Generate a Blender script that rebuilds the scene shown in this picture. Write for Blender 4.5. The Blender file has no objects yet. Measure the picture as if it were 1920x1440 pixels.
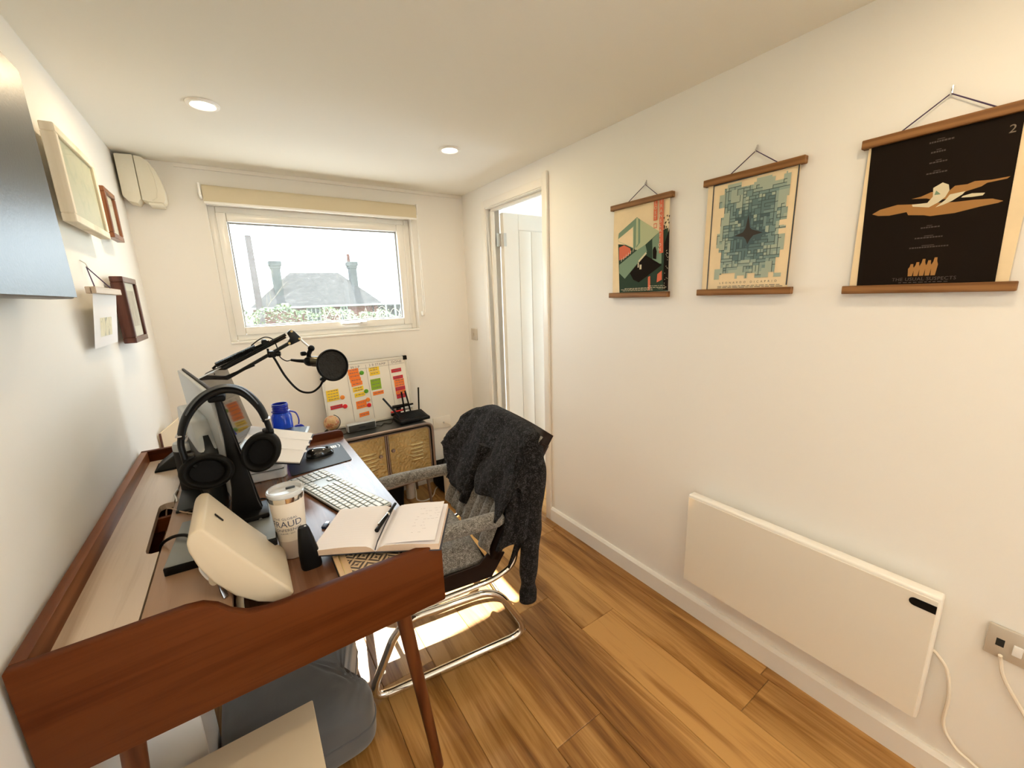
import bpy, bmesh, math, random
from mathutils import Vector, Matrix, Euler
random.seed(7)
S = bpy.context.scene
COL = S.collection
PI = math.pi
def rad(d): return d * PI / 180.0

# ------------------------------------------------------------------ camera, sky, sun, exposure
cam_d = bpy.data.cameras.new('camera'); cam = bpy.data.objects.new('camera', cam_d); COL.objects.link(cam)
cam.location = (0.34687, -2.77967, 1.39510)
cam.rotation_euler = Euler((rad(77.55028), rad(1.85863), rad(-34.15957)), 'XYZ')
cam_d.sensor_width = 36.0; cam_d.sensor_fit = 'HORIZONTAL'; cam_d.lens = 756.332 / 1920 * 36.0
cam_d.clip_start = 0.02; cam_d.clip_end = 400
S.camera = cam

W = bpy.data.worlds.new('sky'); S.world = W; W.use_nodes = True
_bg = W.node_tree.nodes['Background']; _bg.inputs[0].default_value = (0.78, 0.90, 1.0, 1); _bg.inputs[1].default_value = 7.5

sun_d = bpy.data.lights.new('sun', 'SUN'); sun_d.energy = 36.0; sun_d.angle = rad(0.6); sun_d.color = (1.0, 0.95, 0.86)
sun = bpy.data.objects.new('sun', sun_d); COL.objects.link(sun)
sun.rotation_euler = Vector((-0.035, -0.83, -1.0)).to_track_quat('-Z', 'Y').to_euler(); sun.location = (1, 6, 8)

DOWNLIGHT_WATTS = 3.4
DOWNLIGHT_COLOR = (1.0, 0.78, 0.50)
S.view_settings.view_transform = 'Standard'; S.view_settings.look = 'None'
S.view_settings.exposure = 0.20; S.view_settings.gamma = 1.0; S.view_settings.use_curve_mapping = False
S.cycles.use_denoising = True
try: S.cycles.denoiser = 'OPENIMAGEDENOISE'
except Exception: pass
S.cycles.max_bounces = 12; S.cycles.diffuse_bounces = 8; S.cycles.glossy_bounces = 4
S.cycles.transparent_max_bounces = 12; S.cycles.sample_clamp_indirect = 6.0
S.cycles.caustics_reflective = False; S.cycles.caustics_refractive = False

# ------------------------------------------------------------------ materials
def nodes_of(name):
    m = bpy.data.materials.new(name); m.use_nodes = True
    nt = m.node_tree; return m, nt, nt.nodes['Principled BSDF']
def N(nt, kind, **kw):
    n = nt.nodes.new(kind)
    for k, v in kw.items():
        if hasattr(n, k): setattr(n, k, v)
    return n
def rgba(c): return (c[0], c[1], c[2], 1.0)
def coords(nt, scale=(1, 1, 1), rand=False, gen='Object'):
    tc = N(nt, 'ShaderNodeTexCoord'); mp = N(nt, 'ShaderNodeMapping'); mp.inputs['Scale'].default_value = scale
    nt.links.new(tc.outputs[gen], mp.inputs[0])
    if rand:
        oi = N(nt, 'ShaderNodeObjectInfo'); mul = N(nt, 'ShaderNodeMath', operation='MULTIPLY'); mul.inputs[1].default_value = 37.0
        nt.links.new(oi.outputs['Random'], mul.inputs[0]); nt.links.new(mul.outputs[0], mp.inputs['Location'])
    return mp.outputs[0]
def noise(nt, vec, scale, detail=3, rough=.55, dist=0.0):
    n = N(nt, 'ShaderNodeTexNoise'); n.inputs['Scale'].default_value = scale; n.inputs['Detail'].default_value = detail
    n.inputs['Roughness'].default_value = rough; n.inputs['Distortion'].default_value = dist
    nt.links.new(vec, n.inputs['Vector']); return n.outputs['Fac']
def ramp(nt, fac, stops):
    r = N(nt, 'ShaderNodeValToRGB'); e = r.color_ramp.elements
    while len(e) < len(stops): e.new(0.5)
    for el, (p, c) in zip(e, stops): el.position = p; el.color = rgba(c)
    nt.links.new(fac, r.inputs[0]); return r.outputs[0]
def bump(nt, b, h, strength, dist=0.002):
    bn = N(nt, 'ShaderNodeBump'); bn.inputs['Strength'].default_value = strength; bn.inputs['Distance'].default_value = dist
    nt.links.new(h, bn.inputs['Height']); nt.links.new(bn.outputs[0], b.inputs['Normal'])
def mat(name, col, rough=.5, metal=0.0, vary=0.0, vscale=6.0, bmp=0.0, bscale=200.0, coat=0.0, spec=.5, sheen=0.0):
    m, nt, b = nodes_of(name)
    b.inputs['Base Color'].default_value = rgba(col); b.inputs['Roughness'].default_value = rough; b.inputs['Metallic'].default_value = metal
    b.inputs['Coat Weight'].default_value = coat; b.inputs['Specular IOR Level'].default_value = spec
    if sheen: b.inputs['Sheen Weight'].default_value = sheen
    if vary:
        v = coords(nt); f = noise(nt, v, vscale)
        lo = tuple(max(0, c * (1 - vary)) for c in col); hi = tuple(min(1, c * (1 + vary)) for c in col)
        nt.links.new(ramp(nt, f, [(.3, lo), (.7, hi)]), b.inputs['Base Color'])
    if bmp:
        v = coords(nt); bump(nt, b, noise(nt, v, bscale, 2), bmp)
    return m
def wood(name, dark, mid, light, axis=0, rough=.4, rand=False, scale=1.0, coat=0.0, tint=0.0, bmp=.12, spec=.25):
    m, nt, b = nodes_of(name); b.inputs['Specular IOR Level'].default_value = spec
    st = [14.0 * scale] * 3; st[axis] = 1.1 * scale
    v = coords(nt, tuple(st), rand)
    big = noise(nt, v, 1.0, 4, .6, 1.6)
    st2 = [160.0 * scale] * 3; st2[axis] = 4.0 * scale
    fine = noise(nt, coords(nt, tuple(st2), rand), 1.0, 3, .6)
    wv = N(nt, 'ShaderNodeTexWave'); wv.wave_type = 'BANDS'; wv.bands_direction = 'XYZ'[(axis + 1) % 3] if axis != 2 else 'X'
    wv.inputs['Scale'].default_value = 0.6; wv.inputs['Distortion'].default_value = 7.0; wv.inputs['Detail'].default_value = 3.0
    wv.inputs['Detail Scale'].default_value = 0.7; nt.links.new(v, wv.inputs['Vector'])
    mx = N(nt, 'ShaderNodeMath', operation='MULTIPLY_ADD'); nt.links.new(wv.outputs['Fac'], mx.inputs[0]); mx.inputs[1].default_value = .38; nt.links.new(big, mx.inputs[2])
    mx2 = N(nt, 'ShaderNodeMath', operation='MULTIPLY_ADD'); nt.links.new(fine, mx2.inputs[0]); mx2.inputs[1].default_value = .3; nt.links.new(mx.outputs[0], mx2.inputs[2])
    c = ramp(nt, mx2.outputs[0], [(.48, dark), (.74, mid), (1.0, light)])
    if tint:
        oi = N(nt, 'ShaderNodeObjectInfo'); mr = N(nt, 'ShaderNodeMapRange'); mr.inputs['To Min'].default_value = 1 - tint; mr.inputs['To Max'].default_value = 1 + tint
        nt.links.new(oi.outputs['Random'], mr.inputs['Value'])
        hs = N(nt, 'ShaderNodeHueSaturation'); nt.links.new(mr.outputs[0], hs.inputs['Value']); nt.links.new(c, hs.inputs['Color']); c = hs.outputs[0]
    nt.links.new(c, b.inputs['Base Color']); b.inputs['Roughness'].default_value = rough; b.inputs['Coat Weight'].default_value = coat
    b.inputs['Coat Roughness'].default_value = .25
    bump(nt, b, fine, bmp, .001)
    return m
def speckle(name, a, c, d, scale=330.0, rough=.95, sheen=.25, bmp=.6):
    m, nt, b = nodes_of(name); v = coords(nt)
    f = noise(nt, v, scale, 2, .7); g = noise(nt, v, scale * .3, 2, .6)
    mx = N(nt, 'ShaderNodeMath', operation='MULTIPLY_ADD'); nt.links.new(g, mx.inputs[0]); mx.inputs[1].default_value = .5; nt.links.new(f, mx.inputs[2])
    nt.links.new(ramp(nt, mx.outputs[0], [(.55, a), (.76, c), (.98, d)]), b.inputs['Base Color'])
    b.inputs['Roughness'].default_value = rough; b.inputs['Sheen Weight'].default_value = sheen; b.inputs['Specular IOR Level'].default_value = .2
    bump(nt, b, f, bmp, .003); return m
def emit(name, col, strength):
    m, nt, b = nodes_of(name); b.inputs['Base Color'].default_value = rgba(col)
    b.inputs['Emission Color'].default_value = rgba(col); b.inputs['Emission Strength'].default_value = strength; return m
def glassy(name, col, rough=.02, trans=.9, dust=0.0):
    m, nt, b = nodes_of(name); out = nt.nodes['Material Output']
    tr = N(nt, 'ShaderNodeBsdfTransparent'); tr.inputs[0].default_value = rgba(col)
    gl = N(nt, 'ShaderNodeBsdfGlossy'); gl.inputs['Roughness'].default_value = rough
    fr = N(nt, 'ShaderNodeFresnel'); fr.inputs[0].default_value = 1.45
    ge = N(nt, 'ShaderNodeNewGeometry'); iv = N(nt, 'ShaderNodeMath', operation='SUBTRACT'); iv.inputs[0].default_value = 1.0; nt.links.new(ge.outputs['Backfacing'], iv.inputs[1])
    fm = N(nt, 'ShaderNodeMath', operation='MULTIPLY'); nt.links.new(fr.outputs[0], fm.inputs[0]); nt.links.new(iv.outputs[0], fm.inputs[1])
    mx = N(nt, 'ShaderNodeMixShader'); nt.links.new(fm.outputs[0], mx.inputs[0]); nt.links.new(tr.outputs[0], mx.inputs[1]); nt.links.new(gl.outputs[0], mx.inputs[2])
    last = mx.outputs[0]
    if trans < .9:
        nt.nodes.remove(b); b = N(nt, 'ShaderNodeBsdfPrincipled'); b.inputs['Base Color'].default_value = rgba(col); b.inputs['Roughness'].default_value = .15
        m2 = N(nt, 'ShaderNodeMixShader'); m2.inputs[0].default_value = 1 - trans; nt.links.new(last, m2.inputs[1]); nt.links.new(b.outputs[0], m2.inputs[2]); last = m2.outputs[0]
    if dust:      # grime lit from behind by the sun
        v = coords(nt); a = noise(nt, v, 3.0, 5, .65, .6); sp = noise(nt, v, 55.0, 2, .5); st = noise(nt, coords(nt, (3.0, 1, 14.0)), 2.0, 4, .6, 1.2)
        ad = N(nt, 'ShaderNodeMath', operation='MULTIPLY'); nt.links.new(a, ad.inputs[0]); nt.links.new(st, ad.inputs[1])
        mr = N(nt, 'ShaderNodeMapRange'); nt.links.new(ad.outputs[0], mr.inputs['Value']); mr.inputs['From Min'].default_value = .15; mr.inputs['From Max'].default_value = .5; mr.inputs['To Min'].default_value = dust * .55; mr.inputs['To Max'].default_value = dust * 1.6
        sr = N(nt, 'ShaderNodeMapRange'); nt.links.new(sp, sr.inputs['Value']); sr.inputs['From Min'].default_value = .66; sr.inputs['From Max'].default_value = .76; sr.inputs['To Max'].default_value = dust * 1.2
        sm = N(nt, 'ShaderNodeMath', operation='ADD'); nt.links.new(mr.outputs[0], sm.inputs[0]); nt.links.new(sr.outputs[0], sm.inputs[1])
        tl = N(nt, 'ShaderNodeBsdfTranslucent'); tl.inputs[0].default_value = (.95, .97, 1, 1)
        m3 = N(nt, 'ShaderNodeMixShader'); nt.links.new(sm.outputs[0], m3.inputs[0]); nt.links.new(last, m3.inputs[1]); nt.links.new(tl.outputs[0], m3.inputs[2]); last = m3.outputs[0]
    nt.links.new(last, out.inputs[0]); return m

M = {}
M['wall'] = mat('wall_paint', (.83, .81, .77), .7, bmp=.05, bscale=260)
M['ceil'] = mat('ceiling_paint', (.82, .80, .73), .8, bmp=.04, bscale=200)
M['trim'] = mat('trim_gloss_white', (.84, .81, .755), .3)
M['upvc'] = mat('window_white_plastic', (.86, .85, .82), .25)
M['floor'] = wood('oak_plank', (.14, .055, .012), (.30, .142, .038), (.50, .275, .092), 1, .36, True, 1.0, .10, .08)
M['under'] = mat('plank_joint', (.10, .05, .02), .8)
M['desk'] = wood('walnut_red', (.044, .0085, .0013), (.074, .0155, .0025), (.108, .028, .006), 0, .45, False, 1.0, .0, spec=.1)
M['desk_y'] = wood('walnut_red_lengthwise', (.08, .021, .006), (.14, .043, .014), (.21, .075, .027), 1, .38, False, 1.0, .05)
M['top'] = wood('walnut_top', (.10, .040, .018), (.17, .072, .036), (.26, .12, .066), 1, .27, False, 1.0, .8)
M['flap'] = wood('walnut_flap_sky_sheen', (.33, .235, .160), (.45, .345, .255), (.58, .47, .37), 1, .3, False, 1.0, .7)  # paler than the other walnut: sky sheen is mixed into the colour
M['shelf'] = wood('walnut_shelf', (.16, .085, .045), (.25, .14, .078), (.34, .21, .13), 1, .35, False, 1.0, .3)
M['leg'] = wood('walnut_leg', (.05, .011, .003), (.09, .023, .006), (.14, .042, .012), 2, .4)
M['black'] = mat('black_plastic', (.004, .004, .0045), .42, spec=.16)
M['black_soft'] = mat('black_rubber', (.004, .004, .0045), .7, spec=.1)
M['black_met'] = mat('black_metal', (.005, .005, .0055), .35, spec=.25)
M['pad'] = mat('earpad_leatherette', (.0045, .0042, .004), .6, bmp=.1, bscale=120, spec=.12)
M['chrome'] = mat('chrome', (.82, .80, .76), .09, 1.0)
M['steel'] = mat('brushed_steel', (.62, .61, .60), .28, 1.0)
M['silver'] = mat('silver_plastic', (.47, .49, .49), .38, .35, bmp=.02)
M['grey_plate'] = mat('grey_satin_plate', (.20, .21, .205), .38, .3)
M['dgrey'] = mat('dark_grey_plastic', (.014, .017, .019), .45, spec=.3)
M['white_pl'] = mat('white_plastic', (.80, .80, .80), .3)
M['cream_pl'] = mat('cream_plastic', (.60, .51, .38), .42)
M['cream_box'] = mat('cream_board', (.74, .62, .45), .6, vary=.04, vscale=3)
M['tan'] = mat('tan_board', (.45, .33, .23), .6)
M['paper'] = mat('white_paper', (.84, .83, .84), .8)
M['paper_pink'] = mat('notebook_paper', (.80, .77, .79), .8)
M['edges'] = mat('page_edges', (.70, .54, .42), .8, bmp=.5, bscale=500)
M['ink'] = mat('pen_ink', (.15, .14, .17), .8)
M['cover'] = mat('navy_cover', (.018, .021, .035), .5)
M['tan_cover'] = mat('tan_foil_cover', (.55, .38, .22), .4)
M['brass'] = mat('dull_brass', (.55, .42, .2), .35, .8)
M['blue'] = glassy('blue_bottle', (.045, .16, .85), .05, .55)
M['blue_lid'] = mat('blue_lid', (.005, .018, .35), .3)
M['clear'] = glassy('clear_lid', (.93, .95, .97), .04, .6)
M['tumbler'] = mat('tumbler_white', (.74, .67, .58), .35)
M['tumbler_low'] = mat('tumbler_grey_band', (.55, .47, .42), .4)
M['print'] = mat('navy_print', (.06, .07, .12), .6)
M['tweed'] = speckle('grey_tweed', (.055, .048, .042), (.20, .185, .165), (.44, .42, .39))
M['knit'] = speckle('charcoal_knit', (.0022, .0020, .0023), (.0085, .0078, .0088), (.070, .066, .072), 240, .98, .03, 1.0)
M['brown_ch'] = mat('dark_brown_shell', (.012, .005, .0035), .45, spec=.2)
M['ottoman'] = mat('grey_velvet', (.105, .108, .115), .9, vary=.18, vscale=5, sheen=.4, bmp=.15, bscale=90)
M['hook_wood'] = wood('teak_strip', (.12, .050, .014), (.20, .088, .028), (.28, .135, .048), 1, .5, False, 2.0)
M['string'] = mat('dark_cord', (.06, .035, .09), .8)
M['p_paper'] = mat('aged_poster_paper', (.80, .64, .41), .85, vary=.05, vscale=14)
M['p_black'] = mat('poster_near_black', (.0105, .0062, .0038), .7, spec=.08)
M['p_ochre'] = mat('poster_ochre', (.33, .155, .035), .7)
M['p_cream'] = mat('poster_cream', (.62, .55, .38), .7)
M['p_two'] = mat('poster_chalk_brown', (.22, .17, .12), .8)
M['p_dim'] = mat('poster_dim_text', (.07, .05, .045), .7)
M['p_red'] = mat('poster_red', (.62, .13, .055), .7)
M['p_g1'] = mat('poster_sage', (.17, .26, .17), .7)
M['p_g2'] = mat('poster_pale_green', (.42, .46, .27), .7)
M['p_g3'] = mat('poster_deep_green', (.035, .060, .042), .8, spec=.1)
M['p_line'] = mat('poster_slate_line', (.05, .055, .065), .7)
for i, c in enumerate([(.36, .42, .34), (.26, .34, .30), (.17, .255, .245), (.105, .175, .18), (.06, .105, .115)]):
    M['maze%d' % i] = mat('poster_blue_green_%d' % i, c, .75)
M['p_shadow'] = mat('poster_shadow_ink', (.05, .08, .08), .75)
M['p_star'] = mat('poster_brown_black', (.03, .022, .017), .7)
M['hammer'] = None
M['blind'] = mat('blind_fabric', (.62, .545, .39), .85, bmp=.1, bscale=400)
M['wb'] = mat('whiteboard_enamel', (.80, .77, .70), .22)
M['alu'] = mat('aluminium_frame', (.66, .64, .58), .35, .5)
for k, c in dict(n_or=(.85, .20, .02), n_ye=(.86, .60, .03), n_re=(.52, .012, .03), n_gr=(.24, .42, .015), m_gr=(.10, .38, .03), m_or=(.92, .30, .04), m_re=(.75, .02, .03)).items():
    M[k] = mat({'n': 'note_', 'm': 'magnet_'}[k[0]] + k[2:], c, .6 if k[0] == 'n' else .35)
M['frame_white'] = wood('limed_wood', (.58, .50, .38), (.70, .62, .48), (.78, .70, .57), 2, .6)
M['frame_brown'] = wood('brown_frame_wood', (.085, .02, .008), (.16, .05, .02), (.25, .10, .045), 2, .35, False, 1.5, .2)
M['frame_dark'] = wood('dark_frame_wood', (.05, .014, .009), (.085, .026, .016), (.13, .045, .03), 2, .3, False, 1.5, .2)
M['mount'] = mat('picture_mount', (.80, .77, .68), .8)
M['tv'] = mat('screen_satin_grey', (.05, .05, .052), .36, .0, bmp=.12, bscale=160, spec=.5)
M['tv_side'] = mat('tv_edge', (.10, .095, .09), .4)
M['ac'] = mat('vent_unit_plastic', (.74, .70, .58), .45)
M['ring'] = mat('downlight_ring', (.85, .83, .78), .35)
M['lamp'] = emit('downlight_diffuser', (1.0, .86, .62), 14.0)
M['glass'] = glassy('window_glass', (.97, .985, .98), .0, .95, .011)
M['glass2'] = glassy('plain_glass', (.97, .985, .98), .0, .95)
M['pic_glass'] = glassy('picture_glass', (.97, .98, .97), .02, .95)
M['plate'] = mat('socket_plate_satin', (.58, .53, .46), .38, .25)
M['cord'] = mat('white_cord', (.80, .74, .64), .5)
M['screen'] = mat('dark_laptop_screen', (.02, .016, .015), .06, .0, coat=.6)
M['red_gl'] = mat('red_pen', (.6, .02, .02), .4)
M['keys'] = mat('white_keycaps', (.78, .82, .85), .35)
M['kb'] = mat('pale_blue_grey_body', (.55, .60, .63), .35, .2)
M['mat'] = mat('black_desk_mat', (.022, .023, .025), .5, bmp=.1, bscale=900)
M['bronze'] = mat('mic_body_bronze', (.10, .085, .055), .3, .7)
M['cab'] = mat('cabinet_dark_metal', (.030, .032, .030), .35, .3)
M['cab_edge'] = mat('cabinet_steel_edge', (.24, .19, .17), .3, .8)
M['brick'] = mat('far_brick', (.085, .030, .022), .95, vary=.3, vscale=1.5, spec=.1)
M['chim'] = mat('far_chimney_brick', (.060, .060, .062), .95, vary=.2, vscale=2, spec=.1)
M['hedge'] = None
M['pole'] = mat('grey_timber_pole', (.085, .070, .066), .95, spec=.1)
M['grass'] = mat('grass', (.12, .19, .045), .95, vary=.4, vscale=2)
M['bark'] = mat('pale_bark', (.16, .13, .10), .95, spec=.1)
M['fence'] = mat('far_fence', (.04, .038, .036), .95, spec=.1)
M['neutral_ground'] = mat('neutral_grey_ground', (.16, .155, .15), .9, vary=.2, vscale=3)  # grey stands in for grass, keeping green bounce off the ceiling
M['dry'] = mat('dry_stem', (.30, .26, .19), .9)
M['far_white'] = mat('far_white_paint', (.22, .22, .215), .7)

def make_special():
    m, nt, b = nodes_of('hammered_galvanised'); v = coords(nt)
    vo = N(nt, 'ShaderNodeTexVoronoi'); vo.inputs['Scale'].default_value = 75; vo.feature = 'SMOOTH_F1'; nt.links.new(v, vo.inputs['Vector'])
    f = noise(nt, v, 5, 3)
    nt.links.new(ramp(nt, f, [(.3, (.29, .225, .10)), (.7, (.52, .42, .22))]), b.inputs['Base Color'])
    b.inputs['Metallic'].default_value = .6; b.inputs['Roughness'].default_value = .3
    bump(nt, b, vo.outputs['Distance'], .8, .006); M['hammer'] = m
    m, nt, b = nodes_of('roof_tile'); v = coords(nt, (1, 1, 1))
    br = N(nt, 'ShaderNodeTexBrick'); br.inputs['Scale'].default_value = 3.0; br.inputs['Mortar Size'].default_value = .03
    br.inputs['Color1'].default_value = (.022, .021, .021, 1); br.inputs['Color2'].default_value = (.055, .050, .046, 1); br.inputs['Mortar'].default_value = (.010, .010, .010, 1)
    nt.links.new(v, br.inputs['Vector'])
    nt.links.new(br.outputs[0], b.inputs['Base Color']); b.inputs['Roughness'].default_value = .9; M['roof'] = m
    m, nt, b = nodes_of('hedge_leaf'); oi = N(nt, 'ShaderNodeTexCoord'); f = noise(nt, oi.outputs['Object'], 9, 2)
    nt.links.new(ramp(nt, f, [(.3, (.018, .036, .014)), (.5, (.05, .085, .02)), (.72, (.13, .14, .035))]), b.inputs['Base Color']); b.inputs['Roughness'].default_value = .6
    b.inputs['Transmission Weight'].default_value = 0; M['hedge'] = m
    m, nt, b = nodes_of('globe_map'); v = coords(nt); f = noise(nt, v, 26, 4, .6)
    nt.links.new(ramp(nt, f, [(.42, (.42, .25, .11)), (.52, (.50, .34, .17)), (.56, (.42, .12, .05)), (.66, (.25, .16, .08))]), b.inputs['Base Color']); b.inputs['Roughness'].default_value = .35; M['globe'] = m
    m, nt, b = nodes_of('woven_pattern_cover'); v = coords(nt)
    w1 = N(nt, 'ShaderNodeTexWave'); w1.bands_direction = 'DIAGONAL'; w1.inputs['Scale'].default_value = 42; nt.links.new(v, w1.inputs['Vector'])
    mp = N(nt, 'ShaderNodeMapping'); mp.inputs['Rotation'].default_value = (0, 0, rad(85)); nt.links.new(v, mp.inputs[0])
    w2 = N(nt, 'ShaderNodeTexWave'); w2.bands_direction = 'DIAGONAL'; w2.inputs['Scale'].default_value = 42; nt.links.new(mp.outputs[0], w2.inputs['Vector'])
    ck = N(nt, 'ShaderNodeTexChecker'); ck.inputs['Scale'].default_value = 44; nt.links.new(v, ck.inputs['Vector'])
    mx = N(nt, 'ShaderNodeMix'); nt.links.new(ck.outputs['Fac'], mx.inputs[0]); nt.links.new(w1.outputs['Fac'], mx.inputs[2]); nt.links.new(w2.outputs['Fac'], mx.inputs[3])
    nt.links.new(ramp(nt, mx.outputs[0], [(.45, (.05, .035, .03)), (.55, (.52, .39, .25))]), b.inputs['Base Color']); b.inputs['Roughness'].default_value = .45; M['weave'] = m
    m, nt, b = nodes_of('sketch_art'); v = coords(nt, (1, 7, 5)); f = noise(nt, v, 3.2, 5, .65, 1.0)
    nt.links.new(ramp(nt, f, [(.36, (.33, .33, .27)), (.5, (.72, .68, .50)), (.7, (.80, .76, .58))]), b.inputs['Base Color']); b.inputs['Roughness'].default_value = .8; M['sketch'] = m
    m, nt, b = nodes_of('pencil_portrait'); v = coords(nt, (1, 5, 3)); f = noise(nt, v, 4, 5, .6, .6)
    nt.links.new(ramp(nt, f, [(.35, (.30, .24, .19)), (.55, (.55, .49, .42)), (.75, (.66, .62, .55))]), b.inputs['Base Color']); b.inputs['Roughness'].default_value = .8; M['portrait'] = m
    m, nt, b = nodes_of('pale_green_print'); v = coords(nt, (1, 3, 3)); f = noise(nt, v, 6, 5, .6, .6)
    nt.links.new(ramp(nt, f, [(.36, (.50, .55, .42)), (.5, (.66, .65, .50)), (.7, (.68, .66, .52))]), b.inputs['Base Color']); b.inputs['Roughness'].default_value = .5; M['greenprint'] = m
make_special()

# ------------------------------------------------------------------ geometry helpers
def catmull(pts, n=8, closed=False):
    P = [Vector(p) for p in pts]; out = []
    L = len(P); rng = range(L if closed else L - 1)
    for i in rng:
        p0 = P[(i - 1) % L] if (closed or i > 0) else P[0] * 2 - P[1]
        p1 = P[i]; p2 = P[(i + 1) % L]
        p3 = P[(i + 2) % L] if (closed or i + 2 < L) else P[-1] * 2 - P[-2]
        for k in range(n):
            t = k / n
            out.append(.5 * ((2 * p1) + (p2 - p0) * t + (2 * p0 - 5 * p1 + 4 * p2 - p3) * t * t + (3 * p1 - p0 - 3 * p2 + p3) * t ** 3))
    if not closed: out.append(P[-1].copy())
    return out
def fillet(pts, r, n=6, closed=False):
    P = [Vector(p) for p in pts]; L = len(P); out = []
    for i in range(L):
        if not closed and i in (0, L - 1): out.append(P[i]); continue
        a, b, c = P[i - 1], P[i], P[(i + 1) % L]
        d1 = (a - b); d2 = (c - b); rr = min(r, d1.length * .49, d2.length * .49)
        s = b + d1.normalized() * rr; e = b + d2.normalized() * rr
        for k in range(n + 1):
            t = k / n; out.append(s * (1 - t) ** 2 + b * 2 * t * (1 - t) + e * t * t)
    return out

class B:
    def __init__(s): s.bm = bmesh.new(); s.mi = 0
    def face(s, vs):
        try: f = s.bm.faces.new(vs); f.material_index = s.mi; return f
        except ValueError: return None
    def box(s, x0, x1, y0, y1, z0, z1, bev=0.0, seg=2, rot=None):
        t = bmesh.new(); bmesh.ops.create_cube(t, size=1)
        bmesh.ops.scale(t, vec=(abs(x1 - x0), abs(y1 - y0), abs(z1 - z0)), verts=t.verts)
        if bev: bmesh.ops.bevel(t, geom=list(t.edges), offset=bev, segments=seg, profile=.5, affect='EDGES')
        mtx = Matrix.Translation(((x0 + x1) / 2, (y0 + y1) / 2, (z0 + z1) / 2))
        if rot is not None: mtx = mtx @ rot
        return s._merge(t, mtx)
    def _merge(s, t, mtx=None):
        if mtx is not None: bmesh.ops.transform(t, matrix=mtx, verts=t.verts)
        mp = {v: s.bm.verts.new(v.co) for v in t.verts}
        for f in t.faces: s.face([mp[v] for v in f.verts])
        t.free(); return s
    def prism(s, pts, d, bev=0.0, seg=2):
        """pts: planar loop of 3D points, d: extrusion vector"""
        t = bmesh.new(); d = Vector(d); P = [Vector(p) for p in pts]
        a = [t.verts.new(p) for p in P]; b = [t.verts.new(p + d) for p in P]; n = len(P)
        fa = t.faces.new(a[::-1]); t.faces.new(b)
        for i in range(n): t.faces.new((a[i], a[(i + 1) % n], b[(i + 1) % n], b[i]))
        bmesh.ops.recalc_face_normals(t, faces=t.faces)
        if bev: bmesh.ops.bevel(t, geom=list(t.edges), offset=bev, segments=seg, profile=.5, affect='EDGES')
        return s._merge(t)
    def poly(s, pts): s.face([s.bm.verts.new(p) for p in pts]); return s
    def cone(s, p0, p1, r0, r1, seg=24, caps=True):
        p0 = Vector(p0); p1 = Vector(p1); z = (p1 - p0).normalized(); x = z.orthogonal().normalized(); y = z.cross(x)
        A = []; Bb = []
        for i in range(seg):
            a = 2 * PI * i / seg; d = x * math.cos(a) + y * math.sin(a)
            A.append(s.bm.verts.new(p0 + d * r0)); Bb.append(s.bm.verts.new(p1 + d * r1))
        for i in range(seg): s.face((A[i], A[(i + 1) % seg], Bb[(i + 1) % seg], Bb[i]))
        if caps: s.face(A[::-1]); s.face(Bb)
        return s
    def tube(s, pts, r, seg=10, closed=False, caps=True, flat=None):
        P = [Vector(p) for p in pts]; n = len(P)
        R = r if callable(r) else (lambda t: r)
        tan = []
        for i in range(n):
            a = P[(i - 1) % n] if (closed or i > 0) else P[0]; b = P[(i + 1) % n] if (closed or i < n - 1) else P[-1]
            tan.append((b - a).normalized())
        nx = tan[0].orthogonal().normalized() if flat is None else (Vector(flat) - tan[0] * Vector(flat).dot(tan[0])).normalized()
        rings = []
        for i in range(n):
            if i: nx = (nx - tan[i] * nx.dot(tan[i])).normalized()
            ny = tan[i].cross(nx); rr = R(i / (n - 1)); ra, rb = rr if isinstance(rr, tuple) else (rr, rr)
            rings.append([s.bm.verts.new(P[i] + nx * math.cos(2 * PI * k / seg) * ra + ny * math.sin(2 * PI * k / seg) * rb) for k in range(seg)])
        for i in range(n if closed else n - 1):
            a, b = rings[i], rings[(i + 1) % n]
            for k in range(seg): s.face((a[k], a[(k + 1) % seg], b[(k + 1) % seg], b[k]))
        if caps and not closed: s.face(rings[0][::-1]); s.face(rings[-1])
        return s
    def lathe(s, prof, c=(0, 0, 0), seg=32, axis=None):
        c = Vector(c); q = Matrix.Identity(3) if axis is None else Vector(axis).to_track_quat('Z', 'Y').to_matrix()
        rings = []
        for r, z in prof:
            if r < 1e-6: rings.append([s.bm.verts.new(c + q @ Vector((0, 0, z)))])
            else: rings.append([s.bm.verts.new(c + q @ Vector((r * math.cos(2 * PI * k / seg), r * math.sin(2 * PI * k / seg), z))) for k in range(seg)])
        for a, b in zip(rings, rings[1:]):
            for k in range(seg):
                k2 = (k + 1) % seg
                if len(a) == 1 and len(b) == 1: continue
                if len(a) == 1: s.face((a[0], b[k2], b[k]))
                elif len(b) == 1: s.face((a[k], a[k2], b[0]))
                else: s.face((a[k], a[k2], b[k2], b[k]))
        return s
    def ball(s, c, r, sc=(1, 1, 1), u=24, v=14):
        t = bmesh.new(); bmesh.ops.create_uvsphere(t, u_segments=u, v_segments=v, radius=r)
        bmesh.ops.scale(t, vec=sc, verts=t.verts); return s._merge(t, Matrix.Translation(c))
    def grid(s, fn, nu, nv):
        V = [[s.bm.verts.new(fn(i / (nu - 1), j / (nv - 1))) for j in range(nv)] for i in range(nu)]
        for i in range(nu - 1):
            for j in range(nv - 1): s.face((V[i][j], V[i + 1][j], V[i + 1][j + 1], V[i][j + 1]))
        return s
    def xf(s, m): bmesh.ops.transform(s.bm, matrix=m, verts=s.bm.verts); return s
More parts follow.
